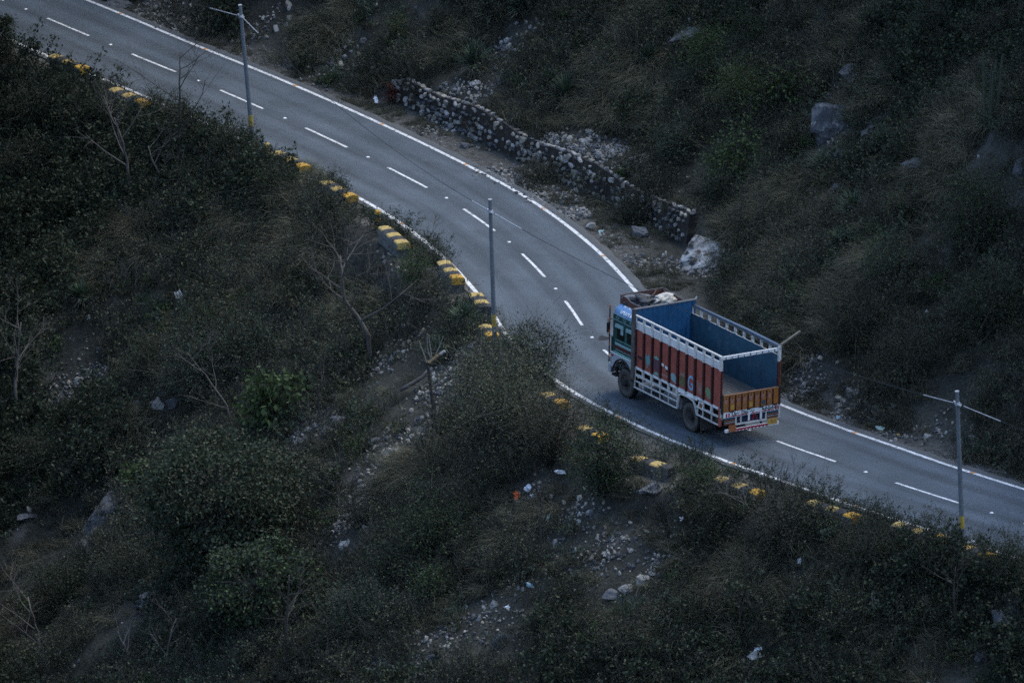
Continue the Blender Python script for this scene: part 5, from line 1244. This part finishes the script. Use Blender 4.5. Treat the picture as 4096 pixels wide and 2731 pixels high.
scatter('roadside_weeds', WD, np.stack([xy[:, 0], xy[:, 1], zat(xy[:, 0], xy[:, 1])], 1), np.stack([NP.normal(0, .15, n), NP.normal(0, .15, n), NP.uniform(0, 6.28, n)], 1), NP.uniform(.5, 1.15, n))
# dry blades along both painted edges
s_ = NP.uniform(-6, 82, 3200); d_ = np.where(NP.random(3200) < .35, -NP.uniform(3.12, 3.6, 3200), NP.uniform(3.35, 5.0, 3200)); k = (fbm(s_, d_, 2.5, 3, 91) > -.05) & ~((d_ > right_edge(s_) - .2) & (s_ > 16) & (s_ < 40)); s_, d_ = s_[k], d_[k]; n = len(s_); xy = np.array([road_pt(a, b)[:2] for a, b in zip(s_, d_)])
scatter('verge_grass', [GR[2], GR[3], WD[3]], np.stack([xy[:, 0], xy[:, 1], zat(xy[:, 0], xy[:, 1])], 1), np.stack([NP.normal(0, .2, n), NP.normal(0, .2, n), NP.uniform(0, 6.28, n)], 1), NP.uniform(.25, .7, n))
print('cover', c1, c2, c3)
DRYL = leafm('pale_dry_grass', (0.155, 0.132, 0.098), (0.092, 0.078, 0.058), .15)
LG_ = [grass_mesh('long_tuft', 150, 1.05, .22, .55, .007, DRYL, .55), grass_mesh('long_tuft', 130, 1.3, .25, .7, .007, DRYL, .7), grass_mesh('long_tuft', 120, .9, .2, .5, .006, DRYR, .5)]
x, y = cloud([(600, 480, 2.6, 170), (540, 520, 1.8, 90), (250, 590, 2.6, 130), (640, 640, 2.2, 100), (700, 560, 1.8, 80), (1780, 480, 2.4, 190), (1800, 620, 2.2, 170), (1860, 540, 1.8, 120), (1980, 650, 2.0, 90), (2050, 200, 2.0, 90), (1950, 100, 2.0, 70), (1480, 60, 1.6, 60), (1420, 210, 2.0, 80), (1550, 250, 1.6, 60), (2280, 180, 2.2, 120), (2200, 330, 1.8, 90), (2150, 420, 1.6, 70),
              (1380, 160, 1.6, 60), (1010, 120, 1.8, 60), (950, 1090, 1.8, 90), (1040, 1150, 1.6, 70), (780, 760, 2.0, 80), (1180, 1230, 2.0, 60), (1700, 1350, 2.4, 90), (1550, 1420, 2.4, 80), (330, 980, 1.8, 50), (1860, 760, 1.8, 60), (760, 60, 2.0, 70)])
n = len(x); scatter('long_dry_grass', LG_, np.stack([x, y, zat(x, y)], 1), np.stack([NP.normal(0, .12, n), NP.normal(0, .12, n), downhill_az(x, y) + NP.normal(0, .95, n)], 1), NP.uniform(.6, 1.15, n))

# --- single bushes
def bush(label, px, py, wpx, hpx, lf, leaf=.06, dens=1.0, clumps=None, name='leafy_bush', droop=0.0, stem=TWIGD, accent=None, group=None, flat=.8, cat='bush', ragged=.115):
    """px, py: middle of the bush in the photograph, wpx x hpx its outline there"""
    p = at(px, py + hpx * .42); w = wpx / PXM / 2; h = hpx / PXM * .98
    root = thing(name, label, cat, p, 0, group)
    k = clumps or max(9, int(26 * w * h)); k = min(k, 110)
    u = rdir(k); rr = NP.uniform(.3, 1.12, k) ** .7
    C = u * rr[:, None] * np.array([w * .86, w * flat * .86, h * .46]); C[:, 2] += h * .50
    leaf = leaf * 1.25; n = int(min(26000, dens * 1150 * (w * 2) * h / (leaf / .06) ** 1.6)); n = max(n, 500)
    ci = NP.integers(0, k, n); r0 = ragged * (w + h) * NP.uniform(.6, 1.4, k)[ci]
    c = C[ci] + NP.normal(0, 1, (n, 3)) * r0[:, None] * np.array([.8, .8, .65]); c[:, 2] = np.maximum(c[:, 2], .04)
    A = unit(unit(c - C[ci]) * .6 + rdir(n, .25) + np.array([0, 0, -droop])) * (leaf * NP.uniform(.6, 1.35, n))[:, None]
    nm = NM(); mm = NP.random(n) < (.24 if accent else 0)
    nm.leaves(c[~mm], A[~mm], side_of(A[~mm]) * (leaf * (.34 if droop < .5 else .24)), 0)
    if accent and mm.any(): nm.leaves(c[mm], A[mm], side_of(A[mm]) * (leaf * .34), 1)
    obj('foliage', nm.mesh('foliage', [lf, accent or lf]), root)
    st = NM(); t = C + NP.normal(0, .04, C.shape); b = NP.normal(0, .06 * w, C.shape); b[:, 2] = -.15
    m1 = (b + t) / 2 + NP.normal(0, .06 * h, C.shape); S_ = side_of(unit(t - b)); S2 = unit(np.cross(unit(t - b), S_))
    for q in (S_, S2): st.blades(np.stack([b, m1, t], 1), np.stack([q * .018, q * .013, q * .006], 1))
    ex_ = NM; tw = int(k * 8); ci = NP.integers(0, k, tw); d = rdir(tw, .4)
    st.blades(np.stack([C[ci], C[ci] + d * .5 * r0.mean() * 1.5, C[ci] + d * r0.mean() * 3.4 + NP.normal(0, .03, (tw, 3))], 1), np.stack([side_of(d) * v for v in (.006, .005, .003)], 1))
    obj('stem', st.mesh('stem', stem), root)
    return root
def twigbush(label, px, py, wpx, hpx, mt=TWIG, lf=LBRN, leafn=0, nst=16, kids=5, name='bare_shrub', cat='shrub', w=.012, splay=.55):
    p = at(px, py + hpx * .42); h = hpx / PXM
    root = thing(name, label, cat, p)
    nm = NM(); b = NP.normal(0, .07, (nst, 3)); b[:, 2] = -.1; asp = wpx / max(hpx, 1) * .5
    d = NP.normal(0, splay * asp * 2, (nst, 3)); d[:, 2] = 1; d = unit(d); tips = []
    twig_paths(nm, b, d, h * NP.uniform(.55, .95, nst), np.full(nst, w), 2, 0, tips, kids, .25, .7)
    obj('stem', nm.mesh('stem', mt), root)
    if leafn:
        T_ = np.concatenate(tips); n = leafn; c = T_[NP.integers(0, len(T_), n)] + NP.normal(0, .05, (n, 3)); A = rdir(n, .2) * .06
        q = NM(); q.leaves(c, A, side_of(A) * .016); obj('foliage', q.mesh('foliage', lf), root)
    return root
B = bush
B('broad leaved bush with hanging pale leaves left of centre', 632, 926, 170, 160, LMID, .20, 1.5, 40, 'broad_leaved_bush', .9, accent=LYEL, ragged=.10)
B('olive bush spilling over the edge line at the bend below the middle pole', 1150, 930, 240, 300, LOLB, .06, .55, 80, accent=LOLV, stem=TWIG)
B('dark leafy bush with upright shoots leaning onto the road at the bend', 1225, 815, 150, 130, LDARK, .06, .9, 40, accent=LOLV)
B('bright green bush inside the olive bush at the bend', 1165, 935, 110, 120, LMID, .05, .9, 24)
B('brown twiggy bush right of the olive bush below the layby', 1265, 985, 160, 190, LBRN, .05, .6, 50, accent=LOLV)
B('dense dark green bush standing before the layby parapets', 1390, 1055, 150, 180, LDARK, .065, 1.4, 44, accent=LMID)
B('green bush below the clean parapet left of the middle pole', 952, 622, 90, 90, LMID, .05, 1.0, 26)
B('brown grass topped bush right under the clean parapet', 985, 665, 90, 80, LBRN, .05, .7, 26)
B('low green bush between the layby parapets at the slope edge', 1615, 1100, 120, 66, LMID, .05, 1.0, 24, accent=LOLV)
B('grey green bush on the left slope above the broad leaved bush', 455, 845, 190, 170, LGRY, .05, .8, 60)
B('second grey green bush right beside the first on the left slope', 570, 790, 190, 140, LGRY, .05, .6, 50, accent=LOLV)
B('dark bush left of the grey green pair', 330, 830, 110, 130, LDARK, .05, .8, 30, accent=LBRN)
B('big leafy green bush at the top of the dense group on the uphill slope', 1640, 120, 150, 130, LMID, .055, .9, 40)
B('largest green bush in the middle of the uphill group', 1710, 215, 180, 150, LYEL, .055, .9, 50, accent=LMID)
B('dark green bush at the left edge of the uphill group', 1580, 190, 110, 130, LDARK, .055, .9, 34)
B('drooping leaved shrub at the lower end of the uphill group', 1690, 360, 140, 160, LMID, .12, 1.1, 40, 'broad_leaved_bush', .7, accent=LYEL, ragged=.12)
B('drooping leaved shrub right of the uphill group above the outcrop', 1815, 205, 100, 110, LMID, .13, 1.0, 26, 'broad_leaved_bush', .8, accent=LYEL, ragged=.12)
B('bushy green shrub high on the slope over the uphill group', 1745, 70, 160, 90, LDARK, .05, .9, 34, accent=LMID)
B('narrow shrub hanging below the uphill group over the scrub', 1655, 440, 80, 100, LDARK, .07, 1.0, 22)
B('grey green shrub left of the uphill group', 1545, 330, 110, 130, LGRY, .05, .7, 30)
B('slim yellow green bush alone near the top left of centre', 908, 75, 60, 110, LYEL, .05, .7, 24)
B('dark bush above the second agave at the top', 1010, 60, 90, 90, LDARK, .05, .7, 24)
B('dark tall bush at the right edge of the slope', 2245, 500, 170, 200, LDARK, .06, .9, 50, accent=LYEL)
B('leafy bush lower at the right edge of the slope', 2270, 700, 150, 190, LDARK, .06, .9, 44, accent=LOLV)
B('green tinted bush left of the tall dark one on the right slope', 2040, 600, 140, 130, LGRY, .05, .7, 34, accent=LMID)
B('scrubby bush above the right road bend', 1960, 740, 170, 150, LDARK, .045, .6, 40, accent=LBRN)
B('second scrubby bush above the right road bend', 2090, 820, 170, 140, LDARK, .045, .6, 40, accent=LBRN)
B('yellowish bush just left of the rightmost pole top', 2070, 480, 90, 90, LOLV, .05, .7, 24)
B('dark evergreen bush in the lower middle below the orange packet', 1000, 1215, 200, 170, LDARK, .06, 1.0, 56, accent=LMID)
B('dark evergreen bush left under the first one in the lower middle', 900, 1300, 150, 140, LDARK, .06, .9, 40)
B('green tipped bush at the bottom middle', 985, 1345, 110, 90, LMID, .06, .9, 28, accent=LGRY)
B('grey green spreading bush at the bottom left of centre', 830, 1400, 210, 150, LGRY, .05, .7, 50, accent=LDARK)
B('dark bush at the bottom beside the bare tree', 760, 1480, 150, 120, LDARK, .05, .8, 36)
B('brown bush between the gravel gully and the big tree', 830, 1160, 130, 110, LBRN, .05, .7, 34)
B('brown bush right of the pale angular slab', 1010, 1090, 130, 110, LBRN, .05, .6, 34)
B('rust brown bush below the right parapets', 1810, 1200, 220, 130, DRYR, .05, .55, 50, accent=LBRN)
B('dark scrub bush left below the right parapets', 1640, 1190, 120, 110, LDARK, .05, .8, 30, accent=LBRN)
B('dark scrub bush right below the right parapets', 2000, 1260, 180, 130, LDARK, .05, .7, 40, accent=LBRN)
B('dark leafy bush before the rightmost pole foot', 2140, 1290, 150, 120, LDARK, .055, .8, 36)
B('dark bush at the right edge below the road', 2300, 1300, 140, 120, LDARK, .055, .8, 34)
B('olive bush on the lower right slope', 1940, 1400, 150, 110, LOLV, .045, .5, 36)
B('brown bush in the lower right quarter', 1640, 1400, 150, 110, LBRN, .045, .5, 36)
B('grey brown bush near the bottom right of centre', 1440, 1470, 150, 100, LBRN, .045, .5, 34, accent=LGRY)
B('leafy roadside bush left of the first pole foot', 535, 330, 130, 100, LDARK, .06, .9, 34, accent=LOLV)
B('leafy roadside bush with yellow brown tips further left of the first pole', 440, 290, 120, 90, LDARK, .06, .8, 30, accent=LBRN)
B('green bush at the parapet just right of the first pole foot', 640, 410, 120, 90, LDARK, .055, .9, 30, accent=LMID)
B('dark bush draping over the parapet above the banded guard post', 768, 425, 70, 56, LDARK, .05, 1.0, 20)
B('dark roadside bush under the two far parapets', 230, 260, 150, 110, LDARK, .055, .7, 36)
B('dark bush in the upper left below the far parapets', 90, 250, 170, 130, LDARK, .055, .8, 40)
B('dark bush at the left edge of the upper slope', 60, 370, 150, 130, LDARK, .055, .7, 36, accent=LBRN)
B('dark bush under the leafy roadside bush in the upper left', 460, 410, 140, 100, LDARK, .05, .6, 30)
B('bush with pale leaf tips beside the small rock at the lower left', 322, 1110, 70, 110, LMID, .16, .9, 20, 'broad_leaved_bush', .6, accent=LYEL, ragged=.12)
B('dark bush left of the long slab at the lower left', 90, 1060, 150, 130, LDARK, .055, .7, 36)
B('dark bush in the lower left corner region', 130, 1340, 190, 150, LDARK, .055, .7, 44)
B('low dark bush under the long slab', 310, 1300, 170, 110, LDARK, .05, .7, 36)
B('shadowy bush at the bottom left of the big tree', 480, 1420, 190, 140, LDARK, .055, .7, 44)
B('dark bush on the top right of the slope', 2150, 60, 150, 110, LDARK, .05, .7, 34)
B('brown bush at the upper right edge', 2290, 90, 130, 130, DRYR, .05, .6, 34)
B('brown grass bush left of the dark outcrop on the right', 1800, 330, 120, 90, LBRN, .05, .6, 30)
B('low shrub in front of the retaining wall at its middle', 1250, 395, 150, 60, LBRN, .045, .6, 30, accent=LOLV)
B('green shrub in front of the retaining wall near its far right', 1440, 486, 100, 66, LDARK, .045, .6, 30, accent=LBRN)
B('brown shrub hiding the low end of the retaining wall', 1490, 470, 120, 90, LBRN, .045, .6, 30, accent=LDARK)
B('dark low shrub behind the truck on the uphill verge', 1700, 640, 130, 90, LDARK, .045, .6, 30, accent=LBRN)
B('reddish leaning plant beside the ruined wall', 898, 215, 26, 60, leafm('reddish_leaf', (.13, .035, .025), (.09, .03, .022)), .06, .8, 12)

# --- agaves on the slopes
def agave(label, px, py, wpx, dead=.2, h=1.0):
    p = at(px, py + wpx * .2); p.z += .34; L = wpx / PXM * .68
    root = thing('agave', label, 'agave', p, 0, 'spiky agaves on the slopes')
    def part(nm_, n, lo, hi, mt, dr, f):
        q = NM(); a = NP.uniform(0, 6.28, n); e = NP.uniform(lo, hi, n); d = np.stack([np.cos(a) * np.cos(e), np.sin(a) * np.cos(e), np.sin(e)], 1)
        l_ = (L * f * NP.uniform(.75, 1.1, n))[:, None]; b = d * .05; P = [b]; c = b.copy(); dd = d.copy()
        for k in range(3): c = c + dd * l_ / 3; P.append(c.copy()); dd[:, 2] -= dr; dd = unit(dd)
        S_ = unit(np.cross(d, np.array([0, 0, 1.0]) + NP.normal(0, .05, d.shape))); wv = (.030 * L + .012)
        q.blades(np.stack(P, 1), np.stack([S_ * wv * v for v in (.7, 1.0, .7, .05)], 1)); obj('leaf_rosette' if nm_ == 0 else 'dead_leaf_skirt', q.mesh('agave_blades', mt), root)['kind'] = 'stuff'
    part(0, 95, .05, 1.45, AGV, .05, 1.0)
    part(1, 22, -.5, .15, AGVD, .16, .9)
    q = MB(); q.tube([(0, 0, -.25), (0, 0, .12)], [.10, .07], 8); q.build('stump', BARKD, root)
for a in [('large agave at the top edge, left one of the top pair', 1132, 34, 84), ('agave at the top edge, right one of the top pair', 1196, 26, 70), ('agave with pale dry lower leaves above the wall bench', 1088, 150, 90),
          ('agave with bright dead leaves between rocks in mid slope', 1300, 222, 84), ('small agave left of the bright dead leaved one', 1258, 200, 60), ('dark agave at the top right', 2104, 96, 70), ('dark agave below the large outcrop', 2030, 345, 84),
          ('fresh green agave left of the rock ledge on the right slope', 1888, 396, 74), ('agave with drooping leaves lower on the right slope', 1962, 490, 80), ('green agave in brown grass on the right slope', 1932, 568, 60),
          ('agave right above the truck load bed on the brown slope', 1828, 645, 64), ('small agave left above the truck load bed', 1798, 590, 46), ('lowest agave on the slope right of the truck', 1832, 712, 54),
          ('agave on the downhill side under the chipped parapet', 1066, 742, 70), ('lone dark agave in the left scrub', 188, 690, 66), ('agave on the slope at the top just right of the centre', 1492, 140, 60), ('agave in scrub above the wall end', 1480, 256, 50)]: agave(*a)

# --- trees
def grow(mb, p, d, L, r, lvl, tips, rnd, kids=3, bend=.25, sides=5, up=.1):
    pts = [p]; k = 4 if lvl > 0 else 3; dd = d.copy(); q = p.copy()
    for i in range(k):
        dd = (dd + Vector((rnd.gauss(0, bend), rnd.gauss(0, bend), rnd.gauss(0, bend) * .6 + up * .4)) * .5).normalized(); q = q + dd * (L / k); pts.append(q.copy())
    mb.tube(pts, [r * (1 - .62 * i / k) for i in range(k + 1)], max(3, sides), cap=False)
    tips.append((pts[-1], dd)); 
    if lvl > 0:
        for j in range(kids):
            t = rnd.uniform(.35, 1.0); i = min(int(t * k), k - 1); b = pts[i].lerp(pts[i + 1], t * k - i)
            nd = (dd * .55 + Vector((rnd.gauss(0, .6), rnd.gauss(0, .6), rnd.gauss(0, .35) + up))).normalized()
            grow(mb, b, nd, L * rnd.uniform(.45, .72), r * .5 * (1 - .4 * t), lvl - 1, tips, rnd, kids, bend, sides - 1, up)
def bare_tree(label, trunk, r0, br, seed, mt=BARK, lvl=4, kids=4, name='bare_tree', leafn=0, lf=LBRN, spreadL=.5, up=.18):
    """trunk: points of the stem in the photograph, foot first; br: where along it limbs leave"""
    rnd = random.Random(seed); p0 = at(*trunk[0]); 
    P = []
    for i, (px, py) in enumerate(trunk):
        r = ray(px, py); yy = p0.y + rnd.uniform(-.15, .15) * i; t = (yy - CAMY) / r.y; P.append(Vector((r.x * t - p0.x, yy - p0.y, CAMH + r.z * t - p0.z)))
    P[0].z -= .3
    root = thing(name, label, 'tree', p0)
    # smooth the stem
    Q = []
    for i in range(len(P) - 1):
        for k in range(3): Q.append(P[i].lerp(P[i + 1], k / 3) + Vector((rnd.gauss(0, .015), rnd.gauss(0, .015), 0)))
    Q.append(P[-1]); mb = MB(); n = len(Q); mb.tube(Q, [r0 * (1 - .72 * i / (n - 1)) for i in range(n)], 8); mb.build('trunk', mt, root, smooth=True)
    H = (P[-1] - P[0]).length; mb = MB(); tips = []
    for f in br:
        i = min(int(f * (n - 1)), n - 2); b = Q[i].lerp(Q[i + 1], f * (n - 1) - i); a = rnd.uniform(0, 6.28)
        d = Vector((math.cos(a) * .8, math.sin(a) * .5, rnd.uniform(.3, .9))).normalized()
        grow(mb, b, d, H * spreadL * rnd.uniform(.7, 1.1) * (1.1 - .4 * f), r0 * (.5 - .25 * f), lvl - 1, tips, rnd, kids, .28, 5, up)
    mb.build('crown', mt, root, fix=False)
    if leafn:
        T_ = np.array([tuple(t[0]) for t in tips]); c = T_[NP.integers(0, len(T_), leafn)] + NP.normal(0, .1, (leafn, 3)); A = rdir(leafn, -.2) * .09; q = NM(); q.leaves(c, A, side_of(A) * .03); obj('foliage', q.mesh('foliage', lf), root)
    return root
bare_tree('forked bare tree in the upper left with pale trunk below the far parapets', [(302, 462), (296, 420), (291, 372), (284, 330), (262, 270)], .075, (.45, .55, .65, .8, .9, .98), 1, spreadL=.75)
bare_tree('tall thin bare tree reaching over the road left of the first pole', [(408, 418), (411, 340), (413, 260), (412, 190), (414, 120)], .065, (.35, .5, .6, .7, .78, .86, .95), 2, spreadL=.62, mt=BARKD)
bare_tree('low bare tree with pale crooked limbs beside the forked one', [(376, 440), (368, 405), (352, 370), (340, 335)], .055, (.4, .6, .8, .95), 3, spreadL=.7)
bare_tree('curved bare tree with many fine twigs below the weathered parapet', [(853, 832), (846, 770), (820, 725), (792, 690), (786, 640), (782, 588)], .095, (.35, .5, .6, .7, .8, .88, .95), 4, spreadL=.5, lvl=4)
bare_tree('pale bare tree at the far left edge with upright limbs', [(40, 985), (38, 930), (34, 880), (40, 820), (48, 740)], .08, (.4, .55, .7, .85, .95), 5, spreadL=.55, leafn=300)
bare_tree('thin bare tree at the bottom left of centre', [(658, 1560), (657, 1480), (660, 1400), (664, 1320)], .08, (.2, .35, .5, .65, .8, .92), 6, spreadL=.42, mt=BARKD)
bare_tree('crooked bare tree at the lower left with a bent side limb', [(92, 1560), (90, 1500), (86, 1450), (70, 1400), (64, 1370)], .075, (.35, .5, .7, .9), 7, spreadL=.6)
bare_tree('tangled bare tree at the bottom of the lower left', [(300, 1560), (296, 1520), (285, 1480), (270, 1450)], .055, (.3, .5, .7, .9), 8, spreadL=.7)
bare_tree('second tangled bare tree further right at the bottom left', [(380, 1550), (384, 1500), (392, 1460), (405, 1420)], .05, (.3, .5, .7, .9), 9, spreadL=.7)
bare_tree('thin dark sapling beside the gravel gully left of the stump', [(730, 970), (732, 900), (738, 850)], .045, (.3, .5, .7, .9), 10, spreadL=.5, mt=BARKD)
bare_tree('slim bare sapling in the grey green bushes', [(545, 1000), (520, 930), (470, 860), (430, 810)], .04, (.3, .5, .7, .9), 11, spreadL=.5, mt=BARK)
bare_tree('leafless shrub tree below the right parapets with spreading limbs', [(1745, 1236), (1740, 1205), (1728, 1180), (1700, 1140)], .05, (.2, .4, .6, .8, .95), 12, spreadL=.8)
bare_tree('dark leafless sapling in the lower middle right of the orange packet', [(1245, 1270), (1240, 1200), (1248, 1140)], .045, (.3, .5, .7, .9), 13, spreadL=.5, mt=BARKD)
bare_tree('bare dark sapling in the bottom right quarter', [(1690, 1480), (1700, 1420), (1710, 1370)], .045, (.3, .5, .7, .9), 14, spreadL=.6, mt=BARKD)
bare_tree('slim leafless tree at the far right of the lower slope', [(2200, 1450), (2190, 1370), (2195, 1300)], .05, (.3, .5, .7, .9), 15, spreadL=.6, mt=BARKD)
# stump with cut limbs
p = at(992, 940); root = thing('cut_stump', 'cut tree stump with a sawn orange limb and four pale sprouts', 'stump', p)
def V2(px, py): 
    r = ray(px, py); t = (p.y - CAMY) / r.y; return Vector((r.x * t - p.x, 0, CAMH + r.z * t - p.z))
mb = MB(); mb.tube([V2(1000, 948) - Vector((0, 0, .2)), V2(990, 900), V2(984, 850), V2(980, 832)], [.075, .06, .055, .05], 8); mb.build('trunk', BARKD, root)
mb = MB(); mb.tube([V2(985, 833), V2(1004, 818), V2(1013, 811)], [.065, .058, .05], 8); mb.build('sawn_limb', mat('fresh_cut_wood', (.30, .19, .09), (.22, .15, .085), 7., .8), root)
mb = MB(); mb.tube([V2(1010, 814), V2(1022, 806)], [.055, .06], 8); mb.build('pale_bark', mat('pale_bark', (.33, .33, .32), rough=.9), root)
for pts in (((980, 832), (972, 808), (963, 785)), ((990, 826), (982, 800), (981, 766)), ((992, 824), (988, 795), (984, 768)), ((1000, 816), (1010, 795), (1018, 772))):
    mb = MB(); mb.tube([V2(*q) for q in pts], [.024, .018, .010], 5); mb.build('sprout', mat('pale_sprout', (.24, .22, .18), rough=.9), root)
mb = MB(); q0 = at(950, 900); mb.tube([Vector((-.5, 0, .0)), Vector((-.1, .03, .22)), Vector((.35, .0, .55)), Vector((.5, 0, .78))], [.07, .08, .07, .05], 8)
o = mb.build('fallen_log', BARK, smooth=True); o.location = q0 + Vector((0, 0, .05)); tag(o, 'pale weathered log lying on the slope left below the cut stump', 'log')

def leafy_tree(label, px, py, wpx, hpx, lf, accent, leaf=.085, n=11000, seed=1, name='leafy_tree', trunk_px=60, pos=None, bark=BARKD, mt_n=60):
    rnd = random.Random(seed); p = pos if pos is not None else at(px, py + hpx * .5 + trunk_px * .2); w = wpx / PXM / 2; h = hpx / PXM
    root = thing(name, label, 'tree', p); mb = MB(); tips = []
    mb.tube([Vector((0, 0, -.4)), Vector((.05, 0, h * .2)), Vector((-.05, .05, h * .45)), Vector((0, 0, h * .75))], [.045 * h + .03, .04 * h, .03 * h, .012 * h], 8); mb.build('trunk', bark, root, smooth=True)
    mb = MB()
    k = mt_n; u = rdir(k, .15); C = u * (NP.uniform(.5, 1, k) ** .5)[:, None] * np.array([w * .9, w * .8, h * .42]); C[:, 2] += h * .56
    for c in C:
        b = Vector((0, 0, h * rnd.uniform(.15, .55))); m_ = b.lerp(Vector(c), .5) + Vector((rnd.gauss(0, .1), rnd.gauss(0, .1), .1)); mb.tube([b, m_, Vector(c)], [.016 * h, .009 * h, .003 * h], 4, cap=False)
    mb.build('branch', bark, root, fix=False)
    ci = NP.integers(0, k, n); r0 = .105 * (w + h) / 2 * NP.uniform(.6, 1.5, k)[ci]
    off = NP.normal(0, 1, (n, 3)); c = C[ci] + off * r0[:, None] * np.array([1, 1, .5]); c[:, 2] -= np.hypot(off[:, 0], off[:, 1]) * r0 * .25; c[:, 2] = np.maximum(c[:, 2], .1)
    A = unit(rdir(n, -.35) + unit(off) * .5) * (leaf * NP.uniform(.6, 1.3, n))[:, None]; nm = NM(); mm = NP.random(n) < .16
    nm.leaves(c[~mm], A[~mm], side_of(A[~mm]) * leaf * .27, 0); nm.leaves(c[mm], A[mm], side_of(A[mm]) * leaf * .27, 1)
    obj('crown', nm.mesh('crown', [lf, accent]), root); return root
leafy_tree('big round leafy tree with brownish top on the lower left slope', 505, 1130, 400, 360, LDARK, LBRN, .15, 26000, 1, mt_n=110)
leafy_tree('dark spreading tree below the big round one', 600, 1330, 300, 220, LDARK, LMID, .14, 14000, 2, mt_n=70)
leafy_tree('dark tree cut by the top left corner of the picture', -10, 70, 110, 150, LDARK, LBRN, .09, 4500, 3, mt_n=30)
# euphorbia: upright ribbed stems
p = at(2272, 300); root = thing('candelabra_cactus', 'tall upright many stemmed cactus like plant high on the right slope', 'cactus', p)
rnd = random.Random(4)
for i in range(9):
    mb = MB(); a = rnd.uniform(0, 6.28); r = rnd.uniform(.05, .35); h = rnd.uniform(1.3, 2.6); b = Vector((math.cos(a) * .1, math.sin(a) * .1, -.1)); m_ = Vector((math.cos(a) * r, math.sin(a) * r * .6, .5)); t = m_ + Vector((math.cos(a) * .15, 0, h))
    mb.tube([b, m_, m_.lerp(t, .5), t], [.05, .055, .05, .03], 5); mb.build('stem', mat('cactus_green', (.05, .065, .045), (.035, .046, .032), 5.), root)
# single leafless shrubs
twigbush('bare brown shrub beside the dark evergreen bush in the lower middle', 1090, 1150, 110, 100, TWIGD, nst=14)
twigbush('bare twiggy shrub in brown scrub below the curved tree', 920, 760, 130, 100, TWIG, nst=16)
twigbush('pale bare shrub on the left slope under the dry grass', 300, 640, 150, 110, TWIG, nst=16)
twigbush('bare grey shrub above the uphill bench', 960, 250 - 90, 110, 80, TWIG, nst=14)
twigbush('leafless shrub hanging over the white streaked outcrop', 1700, 500, 110, 90, TWIG, nst=14, leafn=100)
twigbush('dark bare shrub at the foot of the right parapets', 1540, 1180, 110, 110, TWIGD, nst=16)
twigbush('tall dry stalks sticking up before the road at the lower right', 1772, 1110, 120, 100, TWIGD, LOLV, 260, 14, 4, splay=.35)
twigbush('tall dry stalks at the layby end before the edge line', 1600, 1040, 40, 70, TWIGD, LOLV, 100, 6, 3, splay=.25)
twigbush('leafy stalks poking over the edge line right of the banded guard post', 985, 545, 60, 60, TWIGD, LOLV, 160, 9, 4, splay=.4)

# dark-leaved scrub massed outwards, putting corner darkening into the plant colour
DK = [scrub_mesh('darkening_scrub', .8, 12, 4, 420, .11, [TWIGD, LDARK]), scrub_mesh('darkening_scrub', .65, 12, 4, 380, .10, [TWIGD, LDARK])]
c4 = cover('corner_darkening_scrub', DK, 17000, (.6, 1.7), lambda x, y, s, d: (fbm(x, y, 5.0, 3, 53) + .9 * np.clip((np.hypot((x - 1) / 17.0, (y - 2) / 30.0) - .85), -.6, .7)) > np.where(d > 0, .34, .16))
# unseen high-crowned trees outside the picture, added to shade its corners and road ends
def shade_tree_mesh(seed, trunk=10.0, R=7.5, n=22000):
    rnd = random.Random(seed); nm = NM(); k = 70; u = rdir(k); C = u * (NP.uniform(.2, 1, k) ** .5)[:, None] * np.array([R * .9, R * .9, 2.0]); C[:, 2] += trunk + 2.2 - .02 * (C[:, 0] ** 2 + C[:, 1] ** 2)
    ci = NP.integers(0, k, n); c = C[ci] + NP.normal(0, 1, (n, 3)) * np.array([.9, .9, .45]); A = unit(rdir(n, -.2)) * NP.uniform(.14, .28, n)[:, None]
    nm.leaves(c, A, side_of(A) * .08, 0)
    def limb(a, b, r0, r1):
        a = np.array(a); b = np.array(b); q = unit((b - a)[None])[0]; s1 = side_of(q[None])[0]; s2 = np.cross(q, s1)
        for i in range(6):
            t0, t1 = 6.283 * i / 6, 6.283 * (i + 1) / 6; e0 = s1 * math.cos(t0) + s2 * math.sin(t0); e1 = s1 * math.cos(t1) + s2 * math.sin(t1)
            nm.quads([[a + e0 * r0, a + e1 * r0, b + e1 * r1, b + e0 * r1]], 1)
    limb((0, 0, -1), (0, 0, trunk), .38, .24)
    for j in range(0, k, 3): limb((0, 0, trunk - rnd.uniform(0, 2)), C[j], .12, .03)
    return nm.mesh('shade_tree', [LDARK, BARKD])
TP = [(-26.5, 43), (-27.5, 35), (-26, 51), (-24, 59), (-17, 63), (-9, 65), (0, 66), (8, 66), (16, 66), (24, 62), (27, 54), (27.5, 46), (27.5, 38), (27.5, 30), (28, 22), (28, 14), (28, 6), (27, -2), (27, -10), (27, -18), (26.5, -25), (26, -33),
      (-28, 27), (-28, 19), (-28, 11), (-28, 3), (-27, -5), (-27, -13), (-26, -21), (-26, -29), (-34, 47), (-35, 37), (-35, 57), (-27, 67), (-14, 71), (-4, 74), (6, 74), (35, 50), (35, 36), (36, 18), (36, 2), (35, -14), (34, -28), (-36, 22), (-36, 8), (-36, -8), (-34, -24)]
TP = np.array(TP, float); s, d = sd_of(TP[:, 0], TP[:, 1]); TP = TP[(np.abs(d) > 4.6)]; n = len(TP)
scatter('offframe_shade_trees', [shade_tree_mesh(1), shade_tree_mesh(2, 11.5, 7.0)], np.stack([TP[:, 0], TP[:, 1], zat(TP[:, 0], TP[:, 1])], 1), np.stack([np.zeros(n), np.zeros(n), NP.uniform(0, 6.28, n)], 1), np.where((TP[:, 1] > 56) | ((TP[:, 0] < -20) & (TP[:, 1] > 30)), 1.5, 1.1) * NP.uniform(.95, 1.1, n))
